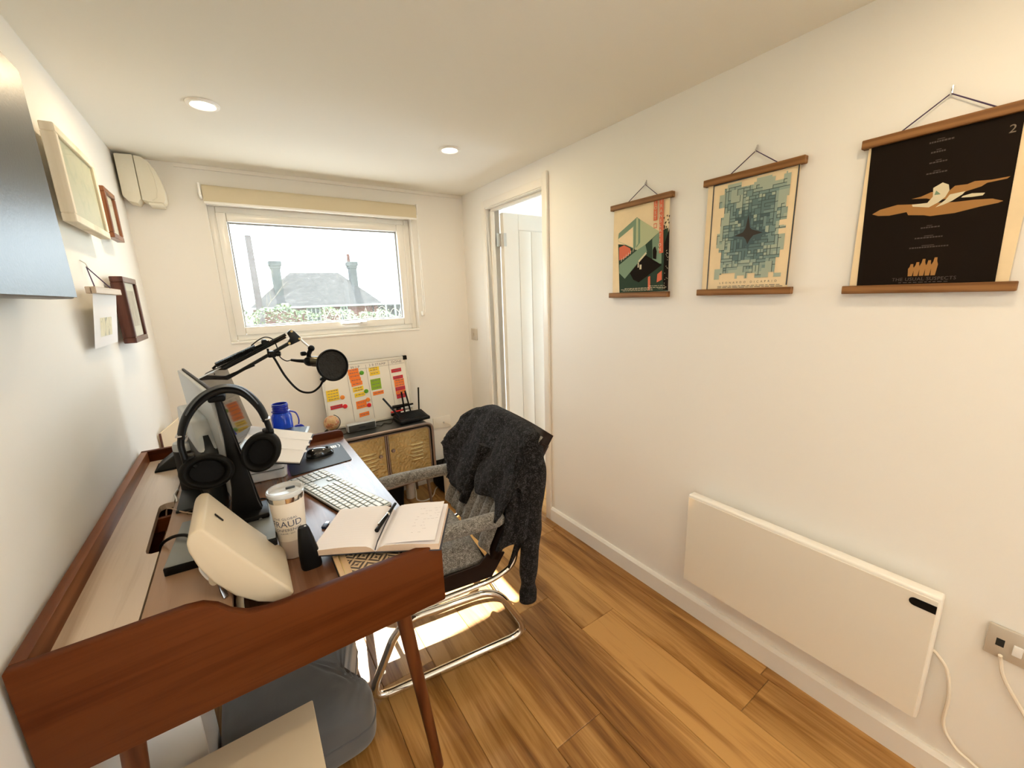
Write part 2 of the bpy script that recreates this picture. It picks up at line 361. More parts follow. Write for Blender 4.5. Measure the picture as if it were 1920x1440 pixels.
    def build(s, name, m, parent=None, smooth=True, angle=35, recalc=True, mods=None):
        if recalc: bmesh.ops.recalc_face_normals(s.bm, faces=s.bm.faces)
        me = bpy.data.meshes.new(name); 
        off = Vector((0, 0, 0)); p = parent
        while p is not None: off += p.location; p = p.parent
        loc = Vector((0, 0, 0))
        if parent is None and s.bm.verts:
            xs = [v.co for v in s.bm.verts]
            loc = Vector(((min(v.x for v in xs) + max(v.x for v in xs)) / 2, (min(v.y for v in xs) + max(v.y for v in xs)) / 2, min(v.z for v in xs)))
        bmesh.ops.translate(s.bm, vec=-(off + loc), verts=s.bm.verts)
        s.bm.to_mesh(me); s.bm.free()
        for mm in (m if isinstance(m, (list, tuple)) else [m]): me.materials.append(M[mm] if isinstance(mm, str) else mm)
        if smooth:
            me.shade_smooth(); me.set_sharp_from_angle(angle=rad(angle))
        o = bpy.data.objects.new(name, me); o.location = loc; COL.objects.link(o)
        if parent is not None: o.parent = parent; o.location = (0, 0, 0)
        return o
def tag(o, label, cat, group=None):
    o['label'] = label; o['category'] = cat
    if group: o['group'] = group
    return o
def thing(name, label, cat, loc, group=None):
    o = bpy.data.objects.new(name, None); o.empty_display_size = .05; o.location = loc; COL.objects.link(o); return tag(o, label, cat, group)
def structure(o): o['kind'] = 'structure'; return o
def label(o, t): o['label'] = t; return o
_fc = {}
def text_mesh(body, size, ext=0.0, space=1.0):
    """glyph outlines of the built-in font as (verts, faces) in the xy plane, centred"""
    cu = bpy.data.curves.new('lettering', 'FONT'); cu.body = body; cu.size = size; cu.align_x = 'CENTER'; cu.align_y = 'CENTER'; cu.extrude = ext; cu.resolution_u = 3; cu.space_character = space
    o = bpy.data.objects.new('lettering', cu); COL.objects.link(o)
    bpy.context.view_layer.update(); dg = bpy.context.evaluated_depsgraph_get(); ev = o.evaluated_get(dg); me = ev.to_mesh()
    vs = [v.co.copy() for v in me.vertices]; fs = [tuple(p.vertices) for p in me.polygons]; ev.to_mesh_clear()
    bpy.data.objects.remove(o); bpy.data.curves.remove(cu); return vs, fs
def add_text(b, body, size, fn, space=1.0):
    vs, fs = text_mesh(body, size, 0, space); V = [b.bm.verts.new(fn(v.x, v.y)) for v in vs]
    for f in fs: b.face([V[i] for i in f])
def frame_map(o, u, v, n=0.0):
    o = Vector(o); u = Vector(u).normalized(); v = Vector(v).normalized(); w = u.cross(v)
    return lambda x, y: o + u * x + v * y + w * n

# ------------------------------------------------------------------ the room
XW = 1.82; H = 2.10; YF = -4.4; XL = -0.016
def slab(name, boxes, m, parent=None, kind=True, bev=0):
    b = B()
    for bx in boxes: b.box(*bx, bev)
    o = b.build(name, m, parent, smooth=bool(bev))
    return structure(o) if (kind and parent is None) else o
slab('wall_left', [(XL - .12, XL, YF - .12, .22, -.05, H + .1)], 'wall')
WX0, WX1, WZ0, WZ1 = .305, 1.425, 1.184, 1.918
slab('wall_back', [(XL, WX0, 0, .17, -.05, H + .1), (WX1, XW + .1, 0, .17, -.05, H + .1), (WX0, WX1, 0, .17, -.05, WZ0), (WX0, WX1, 0, .17, WZ1, H + .1)], 'wall')
DY0, DY1, DZ = -.94, -.33, 1.955
PY0, PY1, PZ = -4.1, -3.3, 2.0
slab('wall_right', [(XW, XW + .1, DY1, 0, -.05, H + .1), (XW, XW + .1, PY1, DY0, -.05, H + .1), (XW, XW + .1, DY0, DY1, DZ, H + .1), (XW, XW + .1, YF - .12, PY0, -.05, H + .1), (XW, XW + .1, PY0, PY1, PZ, H + .1)], 'wall')
slab('wall_front', [(XL, XW, YF - .12, YF, -.05, H + .1)], 'wall')
ceil_o = slab('ceiling', [(XL, XW, YF, 0, H, H + .1)], 'ceil')
slab('trim_1', [(.20, XW - .005, -.012, -.001, H - .020, H - .001)], 'trim')
# the room next door, seen through the doorway
NX1, NY0, NY1 = 3.6, -1.9, .9
slab('wall_next_far', [(NX1, NX1 + .1, NY0, -1.05, -.05, 2.3), (NX1, NX1 + .1, .75, NY1, -.05, 2.3), (NX1, NX1 + .1, -1.05, .75, 2.12, 2.3)], 'wall')
slab('wall_next_front', [(XW + .1, 3.08, NY0 - .1, NY0, -.05, 2.3), (3.4, NX1, NY0 - .1, NY0, -.05, 2.3), (3.08, 3.4, NY0 - .1, NY0, -.05, 1.15), (3.08, 3.4, NY0 - .1, NY0, 1.75, 2.3)], 'wall')
slab('wall_next_back', [(XW + .1, NX1, NY1, NY1 + .1, -.05, 2.3)], 'wall')
slab('wall_next_side', [(XW + .1, XW + .12, .2, NY1, -.05, 2.3)], 'wall')
slab('ceiling_next', [(XW + .1, NX1, NY0, NY1, 2.2, 2.3)], 'ceil')

# floor: every plank is a part
floor_b = B(); floor_b.box(XL - .1, XW + .1, YF - .1, .2, -.06, -.006); floor_b.box(XW + .1, NX1 + .05, NY0 - .05, NY1 + .05, -.06, -.006)
floor = structure(floor_b.build('floor', 'under', smooth=False))
def plank_mesh(w, l):
    b = B(); b.box(-w / 2, w / 2, -l / 2, l / 2, 0, .0085, .0016, 1)
    bmesh.ops.recalc_face_normals(b.bm, faces=b.bm.faces); me = bpy.data.meshes.new('plank'); b.bm.to_mesh(me); b.bm.free(); me.materials.append(M['floor']); return me
_pm = {}
def plank(x0, x1, y0, y1):
    key = (round(x1 - x0, 3), round(y1 - y0, 3))
    if key not in _pm: _pm[key] = plank_mesh(*key)
    o = bpy.data.objects.new('plank', _pm[key]); o.parent = floor
    o.location = Vector(((x0 + x1) / 2, (y0 + y1) / 2, -.0085)) - floor.location; COL.objects.link(o)
PW = .193
rnd = random.Random(3)
for k in range(-5, 15):
    a, c = .79 + PW * k, .79 + PW * (k + 1)
    if c < XL or a > NX1: continue
    lo, hi = (YF, 0) if a < XW else (NY0, NY1)
    a2, c2 = max(a, XL), min(c, NX1)
    y = lo - rnd.random() * 1.1 if k != 2 else -1.495 - 1.2 * 3
    while y < hi:
        s0, s1 = max(y, lo), min(y + 1.2, hi)
        if s1 - s0 > .03:
            if a < XW < c:      # the column that meets the right wall
                plank(a2 + .0006, XW + .004, s0 + .0006, s1 - .0006)
                if s1 > NY0 and s0 < 0: plank(XW + .005, c2 - .0006, max(s0, NY0) + .0006, s1 - .0006)
            else: plank(a2 + .0006, c2 - .0006, s0 + .0006, s1 - .0006)
        y += 1.2

# baseboards
def baseboard(name, y0, y1, x=XW, d=-1, h=.088, t=.014):
    b = B(); pts = [(x, y0, 0), (x + d * t, y0, 0), (x + d * t, y0, h - .014), (x + d * t * .45, y0, h), (x, y0, h)]
    b.prism(pts, (0, y1 - y0, 0)); return structure(b.build(name, 'trim', smooth=False))
baseboard('baseboard_right', PY1 + .05, DY0 - .047)
baseboard('baseboard_corner', DY1 + .05, -.001)
b = B(); b.prism([(XL, -.001, 0), (XL, -.015, 0), (XL, -.015, .074), (XL, -.007, .088), (XL, -.001, .088)], (XW - XL, 0, 0)); structure(b.build('baseboard_back', 'trim', smooth=False))
baseboard('baseboard_left', YF, -.016, XL, 1)

# doorway: lining, architraves, cottage door swung into the next room
b = B(); b.box(XW - .004, XW + .104, DY1, DY1 + .028, 0, DZ + .03); b.box(XW - .004, XW + .104, DY0 - .028, DY0, 0, DZ + .03); b.box(XW - .004, XW + .104, DY0, DY1, DZ, DZ + .03)
b.box(XW + .03, XW + .06, DY1 - .013, DY1, 0, DZ, .002); b.box(XW + .03, XW + .06, DY0, DY0 + .013, 0, DZ, .002); b.box(XW + .03, XW + .06, DY0, DY1, DZ - .013, DZ, .002)
structure(b.build('trim_2', 'trim'))
def archi(name, bx): b = B(); b.box(*bx, .004, 2); return structure(b.build(name, 'trim'))
archi('trim_3', (XW - .017, XW, DY0 - .047, DY0 - .003, 0, DZ + .072)); archi('trim_4', (XW - .010, XW, DY1 + .004, DY1 + .05, 0, DZ + .05)); archi('trim_5', (XW - .012, XW, DY0 - .003, DY1 + .004, DZ + .004, DZ + .048))
DX0, DX1, DYF, DYB = 1.927, 2.545, -.372, -.335
door = structure(B().box(DX0, DX1, DYF + .008, DYB, .006, 1.935).build('door_1', 'trim', smooth=False))
for bx in [(DX0, 2.05, .006, 1.935), (2.425, DX1, .006, 1.935), (2.05, 2.425, .006, .187), (2.05, 2.425, 1.832, 1.935)]:
    B().box(bx[0], bx[1], DYF, DYF + .008, bx[2], bx[3], .002, 1).build('door_rail', 'trim', door)
xs = [2.056, 2.163, 2.288, 2.42]
for a, c in zip(xs, xs[1:]): B().box(a + .002, c - .002, DYF + .003, DYF + .008, .193, 1.826, .003, 2).build('board', 'trim', door)
for z in (1.72, .22):
    b = B(); b.box(XW + .068, XW + .104, DY1 - .0145, DY1 - .012, z, z + .085); b.box(DX0 - .001, DX0 + .022, DYF - .002, DYF, z, z + .085); b.cone((XW + .106, DY1 - .02, z), (XW + .106, DY1 - .02, z + .085), .006, .006, 12)
    label(b.build('hinge', 'steel', door), 'steel butt hinge')

# window
b = B()
def ring(b, x0, x1, z0, z1, w, y0, y1, bev=.006, wb=None):
    wb = wb or w
    for bx in [(x0, x0 + w, z0, z1), (x1 - w, x1, z0, z1), (x0 + w, x1 - w, z0, z0 + wb), (x0 + w, x1 - w, z1 - w, z1)]: b.box(bx[0], bx[1], y0, y1, bx[2], bx[3], bev, 2)
ring(b, WX0, WX1, WZ0, WZ1, .035, .05, .12)
win = structure(b.build('window_1', 'upvc'))
b = B(); ring(b, WX0 + .033, WX1 - .046, WZ0 + .033, WZ1 - .033, .047, .035, .10, .007); b.box(WX1 - .047, WX1 - .030, .040, .10, WZ0 + .033, WZ1 - .033, .004); b.build('sash', 'upvc', win)
b = B(); ring(b, WX0 + .078, WX1 - .091, WZ0 + .078, WZ1 - .078, .010, .060, .072, .003); b.build('glazing_bead', mat('grey_gasket', (.30, .31, .32), .6), win)
B().box(WX0 + .08, WX1 - .093, .074, .078, WZ0 + .08, WZ1 - .08).build('glass_pane', 'glass', win, smooth=False)
b = B(); b.box(.93, 1.07, .028, .036, WZ0 + .055, WZ0 + .067, .003); b.box(1.02, 1.07, .012, .036, WZ0 + .05, WZ0 + .072, .005); b.box(.91, 1.04, .012, .022, WZ0 + .056, WZ0 + .068, .004)
label(b.build('window_handle', 'white_pl', win), 'white window handle on the lower sash')
b = B(); b.box(WX0, WX1, -.006, .05, WZ0 - .012, WZ0 + .001, .003); b.box(WX0 - .006, WX0 + .001, -.003, .05, WZ0 - .012, WZ1); b.box(WX1 - .001, WX1 + .006, -.003, .05, WZ0 - .012, WZ1); b.box(WX0, WX1, -.003, .05, WZ1 - .001, WZ1 + .006)
b.build('reveal', 'upvc', win)
# unseen window on the right behind the camera, added for daylight
b = B()
for bx in [(PY0, PY0 + .07, 0, PZ), (PY1 - .07, PY1, 0, PZ), (PY0 + .07, PY1 - .07, 0, .1), (PY0 + .07, PY1 - .07, PZ - .08, PZ), ((PY0 + PY1) / 2 - .04, (PY0 + PY1) / 2 + .04, .1, PZ - .08)]: b.box(XW + .02, XW + .08, bx[0], bx[1], bx[2], bx[3], .005)
w2 = structure(b.build('added_window_2', 'upvc')); B().box(XW + .05, XW + .054, PY0 + .06, PY1 - .06, .09, PZ - .07).build('glass_pane', 'glass2', w2, smooth=False)
# glazed doors of the next room
b = B()
for bx in [(-1.05, -.98, 0, 2.12), (.68, .75, 0, 2.12), (-.04, .04, .08, 2.05), (-.98, .68, 0, .08), (-.98, .68, 2.05, 2.12)]: b.box(NX1 + .02, NX1 + .08, bx[0], bx[1], bx[2], bx[3], .005)
w3 = structure(b.build('window_3', 'upvc')); B().box(NX1 + .05, NX1 + .054, -1.0, .70, .06, 2.07).build('glass_pane', 'glass2', w3, smooth=False)
b = B()
for bx in [(3.08, 3.12, 1.15, 1.75), (3.36, 3.4, 1.15, 1.75), (3.12, 3.36, 1.15, 1.19), (3.12, 3.36, 1.71, 1.75)]: b.box(bx[0], bx[1], NY0 - .08, NY0 - .02, bx[2], bx[3], .005)
w4 = structure(b.build('added_window_4', 'upvc')); B().box(3.10, 3.38, NY0 - .052, NY0 - .048, 1.17, 1.73).build('glass_pane', 'glass2', w4, smooth=False)  # small unseen window, added to brighten the door leaf
# roller blind
t = thing('roller_blind', 'rolled up beige fabric roller blind above the window', 'blind', (.87, -.03, 1.905))
b = B(); b.cone((.300, -.048, 1.968), (1.436, -.048, 1.968), .030, .030, 24); b.box(.300, 1.436, -.079, -.077, 1.912, 1.968); b.build('fabric', 'blind', t)
b = B(); b.box(.300, 1.436, -.083, -.073, 1.902, 1.914, .003); b.build('bottom_bar', 'upvc', t)
for x in (.284, 1.438):
    b = B(); b.box(x, x + .012, -.085, -.002, 1.938, 2.0, .004); b.box(x + .002, x + .008, -.07, -.03, 1.95, 1.985, .002); b.build('bracket', 'upvc', t)
b = B(); b.tube(fillet([(1.449, -.052, 1.97), (1.455, -.03, 1.30), (1.462, -.028, 1.285), (1.470, -.03, 1.30), (1.456, -.044, 1.97)], .01), .0018, 6); b.build('chain', 'upvc', t)
b = B(); b.box(1.444, 1.462, -.03, -.003, 1.272, 1.302, .004); b.build('chain_holder', 'upvc', t)

# downlights
def downlight(x, y, lab, watts=None):
    t = thing('downlight', lab, 'ceiling light', (x, y, H - .004), 'recessed ceiling downlights')
    B().lathe([(.036, .004), (.036, .0005), (.040, -.0035), (.050, -.003), (.053, .0035)], (x, y, H - .004), 36).build('trim_ring', 'ring', t)
    B().lathe([(.0, .002), (.036, .002)], (x, y, H - .004), 36).build('diffuser', 'lamp', t)
    ld = bpy.data.lights.new('downlight_lamp', 'AREA'); ld.shape = 'DISK'; ld.size = .07; ld.energy = watts or DOWNLIGHT_WATTS; ld.color = DOWNLIGHT_COLOR; ld.spread = PI
    lo = bpy.data.objects.new('downlight_lamp', ld); lo.location = (0, 0, -.006); lo.parent = t; COL.objects.link(lo)
downlight(.362, -.82, 'left one of the two glowing round downlights before the window')
downlight(1.334, -.822, 'right one of the two glowing round downlights, nearer the doorway')
downlight(.36, -2.62, 'glowing round downlight overhead near the left wall, out of the frame', 3.4)
downlight(1.334, -2.62, 'glowing round downlight overhead near the right wall, out of the frame', 2.4)
downlight(.36, -3.75, 'unseen downlight added for fill at the far rear, near the left wall, out of the frame', 5.5)  # unseen rear pair, added to brighten the right wall
downlight(1.334, -3.75, 'unseen downlight added for fill at the far rear, near the right wall, out of the frame', 5.5)

# ------------------------------------------------------------------ outside
def K(x, z, k=2.0, y=14.0):      # measured at y = 14 along the line of sight, set at its real distance
    c = cam.location; return Vector((c.x + (x - c.x) * k, c.y + (y - c.y) * k, c.z + (z - c.z) * k))
structure(B().box(-25, 40, .25, 8, -.6, -.35).build('ground_garden', 'neutral_ground', smooth=False))
structure(B().box(-60, 80, 8, 120, -2.2, -1.4).build('ground_field', 'grass', smooth=False))
hy = 30.8
house = thing('cottage', 'brick cottage with a hipped tiled roof seen through the window', 'house', (5.8, hy, -1.4))
e0, e1, r0, r1 = K(.81, 1.26), K(5.40, 1.235), K(2.32, 2.46), K(4.07, 2.515)
ze = 1.08; zr = 3.62; D = 7.0
b = B(); b.box(e0.x + .35, e1.x - .35, hy + .4, hy + D - .4, -1.4, ze); b.build('wall', 'brick', house, smooth=False)
b = B(); A = [(e0.x, hy, ze), (e1.x, hy, ze), (e1.x, hy + D, ze), (e0.x, hy + D, ze)]; R0 = (r0.x, hy + D / 2 - 1.0, zr); R1 = (r1.x, hy + D / 2 - 1.0, zr)
v = [b.bm.verts.new(p) for p in A + [R0, R1]]
for f in [(0, 1, 5, 4), (1, 2, 5), (2, 3, 4, 5), (3, 0, 4), (3, 2, 1, 0)]: b.face([v[i] for i in f])
b.build('roof', 'roof', house, smooth=False)
b = B(); b.box(e0.x, e1.x, hy - .06, hy, ze - .12, ze + .02); b.build('gutter', 'far_white', house, smooth=False)
for (xa, xb, zt, dy) in [(1.60, 2.00, 2.85, .8), (4.36, 4.74, 2.90, 1.4)]:
    a, c = K(xa, zt), K(xb, zt); cw = (c.x - a.x)
    b = B(); b.box(a.x + .12, c.x - .12, hy + dy, hy + dy + .8, .8, a.z - .45); b.box(a.x, c.x, hy + dy - .1, hy + dy + .9, a.z - .30, a.z); b.box(a.x + .06, c.x - .06, hy + dy - .05, hy + dy + .85, a.z - .5, a.z - .3)
    ch = b.build('chimney', 'chim', house, smooth=False)
    if xa > 3: B().lathe([(.0, 0), (.13, 0), (.11, .55), (.13, .6), (0, .6)], ((a.x + c.x) / 2 - .2, hy + dy + .4, a.z), 14).build('chimney_pot', 'brick', ch)
for (xa, xb) in [(2.60, 3.03), (3.79, 4.02)]:
    a, c = K(xa, 1.2), K(xb, 1.2); b = B()
    n = 3 if xb - xa > .3 else 2; wd = (c.x - a.x)
    for i in range(n + 1): b.box(a.x + wd * i / n - .04, a.x + wd * i / n + .04, hy + .30, hy + .42, -.2, ze - .1)
    for z in (-.2, .4, ze - .14): b.box(a.x, c.x, hy + .30, hy + .42, z - .04, z + .04)
    w = b.build('window', 'far_white', house, smooth=False)
    B().box(a.x, c.x, hy + .36, hy + .38, -.2, ze - .14).build('pane', 'dgrey', w, smooth=False)
# low outbuilding and fence right of the cottage
t = thing('garden_wall', 'dark low outbuilding right of the cottage behind white posts', 'outbuilding', (11.2, 31.5, -1.4))
a, c = K(5.1, 1.12), K(7.2, 1.12)
b = B(); b.box(a.x, c.x, 31.5, 33, -1.4, .85); b.build('wall', 'fence', t, smooth=False)
b = B(); b.box(a.x - .1, c.x + .1, 31.4, 33.1, .85, .95); b.build('roof', 'chim', t, smooth=False)
for xx in (5.03, 5.56, 5.95): a = K(xx, 1.1); B().box(a.x - .06, a.x + .06, 31.2, 31.4, -1.4, 1.0).build('post', 'far_white', t, smooth=False)
# pole
t = thing('telegraph_pole', 'tall weathered timber pole left of the cottage', 'pole', (.91, 10, -1.5))
b = B(); b.tube([(.915, 10, -1.5), (.912, 10, 1.0), (.908, 10, 3.10)], lambda q: .10 - .03 * q, 12); b.build('shaft', 'pole', t)
# hedge
hb = B(); hr = random.Random(11)
for i in range(5200):
    x = -.4 + 4.2 * hr.random(); top = 1.30 - .10 * max(0, x - .9) + .06 * math.sin(x * 7) + .04 * math.sin(x * 17 + 1)
    yy = 5.7 + .8 * hr.random(); z = -.35 + (top + .35) * (1 - hr.random() ** 2.2)
    d = Vector((hr.uniform(-1, 1), hr.uniform(-1, 1), hr.uniform(-.2, 1))).normalized(); e = d.orthogonal().normalized(); s_ = hr.uniform(.02, .045)
    p = Vector((x, yy, z)); hb.poly([p - d * s_, p + e * s_ * .45, p + d * s_, p - e * s_ * .45])
t = thing('hedge', 'leafy yellow green garden hedge below the cottage', 'hedge', (1.7, 6.1, -.35))
h = hb.build('foliage', 'hedge', t, smooth=False, recalc=False); h['kind'] = 'stuff'
b = B()
for i in range(9): x = -.2 + .45 * i; b.tube([(x, 6.1, -.4), (x + .03, 6.1, .4), (x - .02, 6.12, 1.0)], lambda q: .02 - .012 * q, 6)
b.build('stems', 'bark', t)['kind'] = 'stuff'
def twigs(b, p, d, L, r, n):
    q = p + d * L; b.tube([p, (p + q) / 2 + Vector((hr.uniform(-.05, .05), 0, hr.uniform(-.03, .03))) * L, q], lambda u: r * (1 - .5 * u), 5)
    if n == 0: return
    for _ in range(3):
        nd = (d + Vector((hr.uniform(-.7, .7), hr.uniform(-.5, .5), hr.uniform(-.15, .5)))).normalized(); twigs(b, p + d * L * hr.uniform(.6, 1), nd, L * .68, r * .55, n - 1)
t = thing('bare_tree', 'pale leafless tree beyond the hedge at the left of the window', 'tree', (.75, 14, -1.6))
b = B(); twigs(b, Vector((.35, 14, -1.6)), Vector((.05, 0, 1)).normalized(), 1.9, .05, 5); b.build('branches', 'bark', t)
tb = B()
for i in range(16):
    x = 1.75 + .10 * i + hr.uniform(-.05, .05); d = hr.uniform(-.25, .25); tb.tube(catmull([(x, 5.6, -.36), (x + d * .1, 5.59, .6), (x + d * .3, 5.58, 1.05), (x + d, 5.55, 1.14 + hr.uniform(0, .12)), (x + d * 1.9, 5.53, .98)], 5), .005, 5)
t = thing('dry_grass', 'arching pale dry stems before the cottage windows', 'plant', (2.5, 5.6, -.36)); tb.build('stems', 'dry', t)['kind'] = 'stuff'

# ------------------------------------------------------------------ on the right wall: posters, heater, sockets
def poster(lab, ya, yb, zt, zb, hook, sa, sb, art, tilt=0.0):
    """ya = left end (far), yb = right end (near)"""
    t = thing('hanging_poster', lab, 'poster', (XW - .012, (ya + yb) / 2, zb))
    def bar(z0, z1):
        b = B(); b.box(XW - .024, XW - .0135, yb - .006, ya + .006, z0, z1, .0015, 1); b.box(XW - .0115, XW - .003, yb - .006, ya + .006, z0, z1, .0015, 1); return b
    bar(zt - .022, zt).build('top_strip', 'hook_wood', t); bar(zb, zb + .022).build('bottom_strip', 'hook_wood', t)
    b = B(); n = 14
    def sh(i, x): 
        q = i / n; return (x - .0022 * math.sin(q * PI * 2.2), zt - .012 + (zb + .024 - zt) * q)
    for (da, xx) in ((0, XW - .0135), ):
        b.grid(lambda u, v: (XW - .0125 - .002 * math.sin(v * PI), ya - .008 + (yb - ya + .016) * u, zt - .012 + (zb + .024 - zt) * v), 3, n)
    b.build('sheet', 'p_paper', t)
    A = B(); mats = []; cnt = [0]
    def lay(m, pts, k):
        if m not in mats: mats.append(m)
        if k: cnt[0] += 1
        A.mi = mats.index(m); A.poly([(XW - .0150 - .00022 * k - (cnt[0] % 40) * .000005, y, z) for y, z in pts])
    def word(m, s, size, yc, zc, k, vertical=False, space=1.0):
        if m not in mats: mats.append(m)
        A.mi = mats.index(m); x = XW - .0150 - .00025 * k
        if vertical:
            for i, ch in enumerate(s): add_text(A, ch, size, lambda px, py: (x, yc - px, zc - i * vertical + py))
        else: add_text(A, s, size, lambda px, py: (x, yc - px, zc + py), space)
    art(lay, word); A.build('printed_art', mats, t, smooth=False, recalc=False)
    b = B(); ap = (XW - .008, hook[0], hook[1]); b.tube([(XW - .012, sa[0], sa[1] - .006), ap, (XW - .012, sb[0], sb[1] - .006)], .0016, 6); b.build('cord', 'string', t)
    b = B(); b.tube([(XW - .001, hook[0], hook[1] + .012), (XW - .006, hook[0], hook[1] + .010), (XW - .009, hook[0], hook[1] + .002), (XW - .011, hook[0], hook[1] - .003), (XW - .012, hook[0], hook[1] + .004)], .0012, 6); b.tube([(XW - .001, hook[0], hook[1] + .018), (XW - .0025, hook[0], hook[1] - .002)], .002, 6); b.build('wall_hook', 'steel', t)

def art1(lay, word):
    lay('p_g3', [(-1.486, 1.60), (-1.500, 1.386), (-1.752, 1.391), (-1.738, 1.633), (-1.70, 1.624), (-1.60, 1.58)], 0)
    lay('p_g2', [(-1.486, 1.638), (-1.585, 1.697), (-1.602, 1.685), (-1.700, 1.624), (-1.633, 1.582), (-1.591, 1.564), (-1.487, 1.611)], 1)
    lay('p_g1', [(-1.485, 1.619), (-1.488, 1.645), (-1.585, 1.697), (-1.602, 1.685), (-1.606, 1.593), (-1.581, 1.569), (-1.571, 1.574), (-1.569, 1.664)], 2)
    lay('p_paper', [(-1.487, 1.622), (-1.566, 1.661), (-1.570, 1.577), (-1.490, 1.611)], 3)
    lay('p_g2', [(-1.582, 1.694), (-1.592, 1.692), (-1.596, 1.590), (-1.584, 1.578)], 4)
    lay('p_red', [(-1.492, 1.585), (-1.520, 1.592), (-1.555, 1.575), (-1.558, 1.555), (-1.520, 1.535), (-1.494, 1.53)], 2)
    lay('p_g1', [(-1.496, 1.511), (-1.591, 1.564), (-1.633, 1.582), (-1.643, 1.552), (-1.574, 1.490), (-1.529, 1.449), (-1.496, 1.475)], 3)
    for i in range(7): q = i / 6; lay('p_cream', [(-1.505 - .075 * q, 1.523 + .042 * q), (-1.508 - .075 * q, 1.525 + .042 * q), (-1.511 - .075 * q, 1.537 + .042 * q), (-1.508 - .075 * q, 1.537 + .042 * q)], 4)
    lay('p_g1', [(-1.666, 1.600), (-1.700, 1.624), (-1.711, 1.622), (-1.715, 1.500), (-1.672, 1.500)], 2)
    lay('p_black', [(-1.557, 1.471), (-1.634, 1.541), (-1.718, 1.494), (-1.606, 1.430), (-1.576, 1.443)], 5)
    lay('p_cream', [(-1.60, 1.520), (-1.638, 1.552), (-1.642, 1.545), (-1.603, 1.512)], 6)
    lay('p_red', [(-1.698, 1.459), (-1.719, 1.472), (-1.721, 1.436), (-1.697, 1.426)], 6); lay('p_red', [(-1.653, 1.450), (-1.664, 1.454), (-1.667, 1.401), (-1.655, 1.394)], 6)
    lay('p_black', [(-1.676, 1.566), (-1.683, 1.569), (-1.691, 1.550), (-1.690, 1.518), (-1.673, 1.523), (-1.671, 1.556)], 6)
    lay('p_cream', [(-1.598, 1.512), (-1.604, 1.512), (-1.604, 1.492), (-1.598, 1.492)], 7); lay('p_cream', [(-1.608, 1.503), (-1.618, 1.503), (-1.618, 1.484), (-1.608, 1.484)], 7)
    lay('p_black', [(-1.725, 1.575), (-1.745, 1.63), (-1.752, 1.395), (-1.728, 1.395)], 4)
    rr = random.Random(2)
    for i in range(14): y = -1.70 - .04 * rr.random(); z = 1.62 + .06 * rr.random(); lay('p_black', [(y, z), (y - .006, z + .003), (y - .004, z - .007)], 3)
    for i in range(18): y = -1.728 - .018 * rr.random(); z = 1.42 + .13 * rr.random(); lay('p_cream', [(y, z), (y - .0025, z), (y - .0025, z - .0025), (y, z - .0025)], 6)
    lay('p_red', [(-1.668, 1.746), (-1.685, 1.746), (-1.687, 1.669), (-1.670, 1.669)], 8); lay('p_red', [(-1.694, 1.749), (-1.713, 1.748), (-1.722, 1.541), (-1.703, 1.540)], 8)
    word('p_cream', 'LOST', .018, -1.6775, 1.735, 9, .0185); word('p_cream', 'TRANSLATION', .018, -1.704, 1.737, 9, .0183)
    lay('p_red', [(-1.671, 1.658), (-1.686, 1.658), (-1.687, 1.640), (-1.672, 1.640)], 8); lay('p_paper', [(-1.674, 1.655), (-1.684, 1.655), (-1.684, 1.643), (-1.674, 1.643)], 9)
    for (y0, y1, z) in [(-1.53, -1.735, 1.407), (-1.51, -1.67, 1.402), (-1.52, -1.68, 1.397), (-1.66, -1.73, 1.414)]:
        y = y0
        while y > y1: w = rr.uniform(.006, .016); lay('p_cream', [(y, z), (y - w, z), (y - w, z - .0018), (y, z - .0018)], 7); y -= w + .003
    word('p_cream', '*OCUS', .009, -1.72, 1.402, 9, False, 1.5)
poster('paper poster with two red lettering strips, nearest the doorway', -1.449, -1.748, 1.765, 1.367, (-1.615, 1.818), (-1.518, 1.762), (-1.690, 1.764), art1)

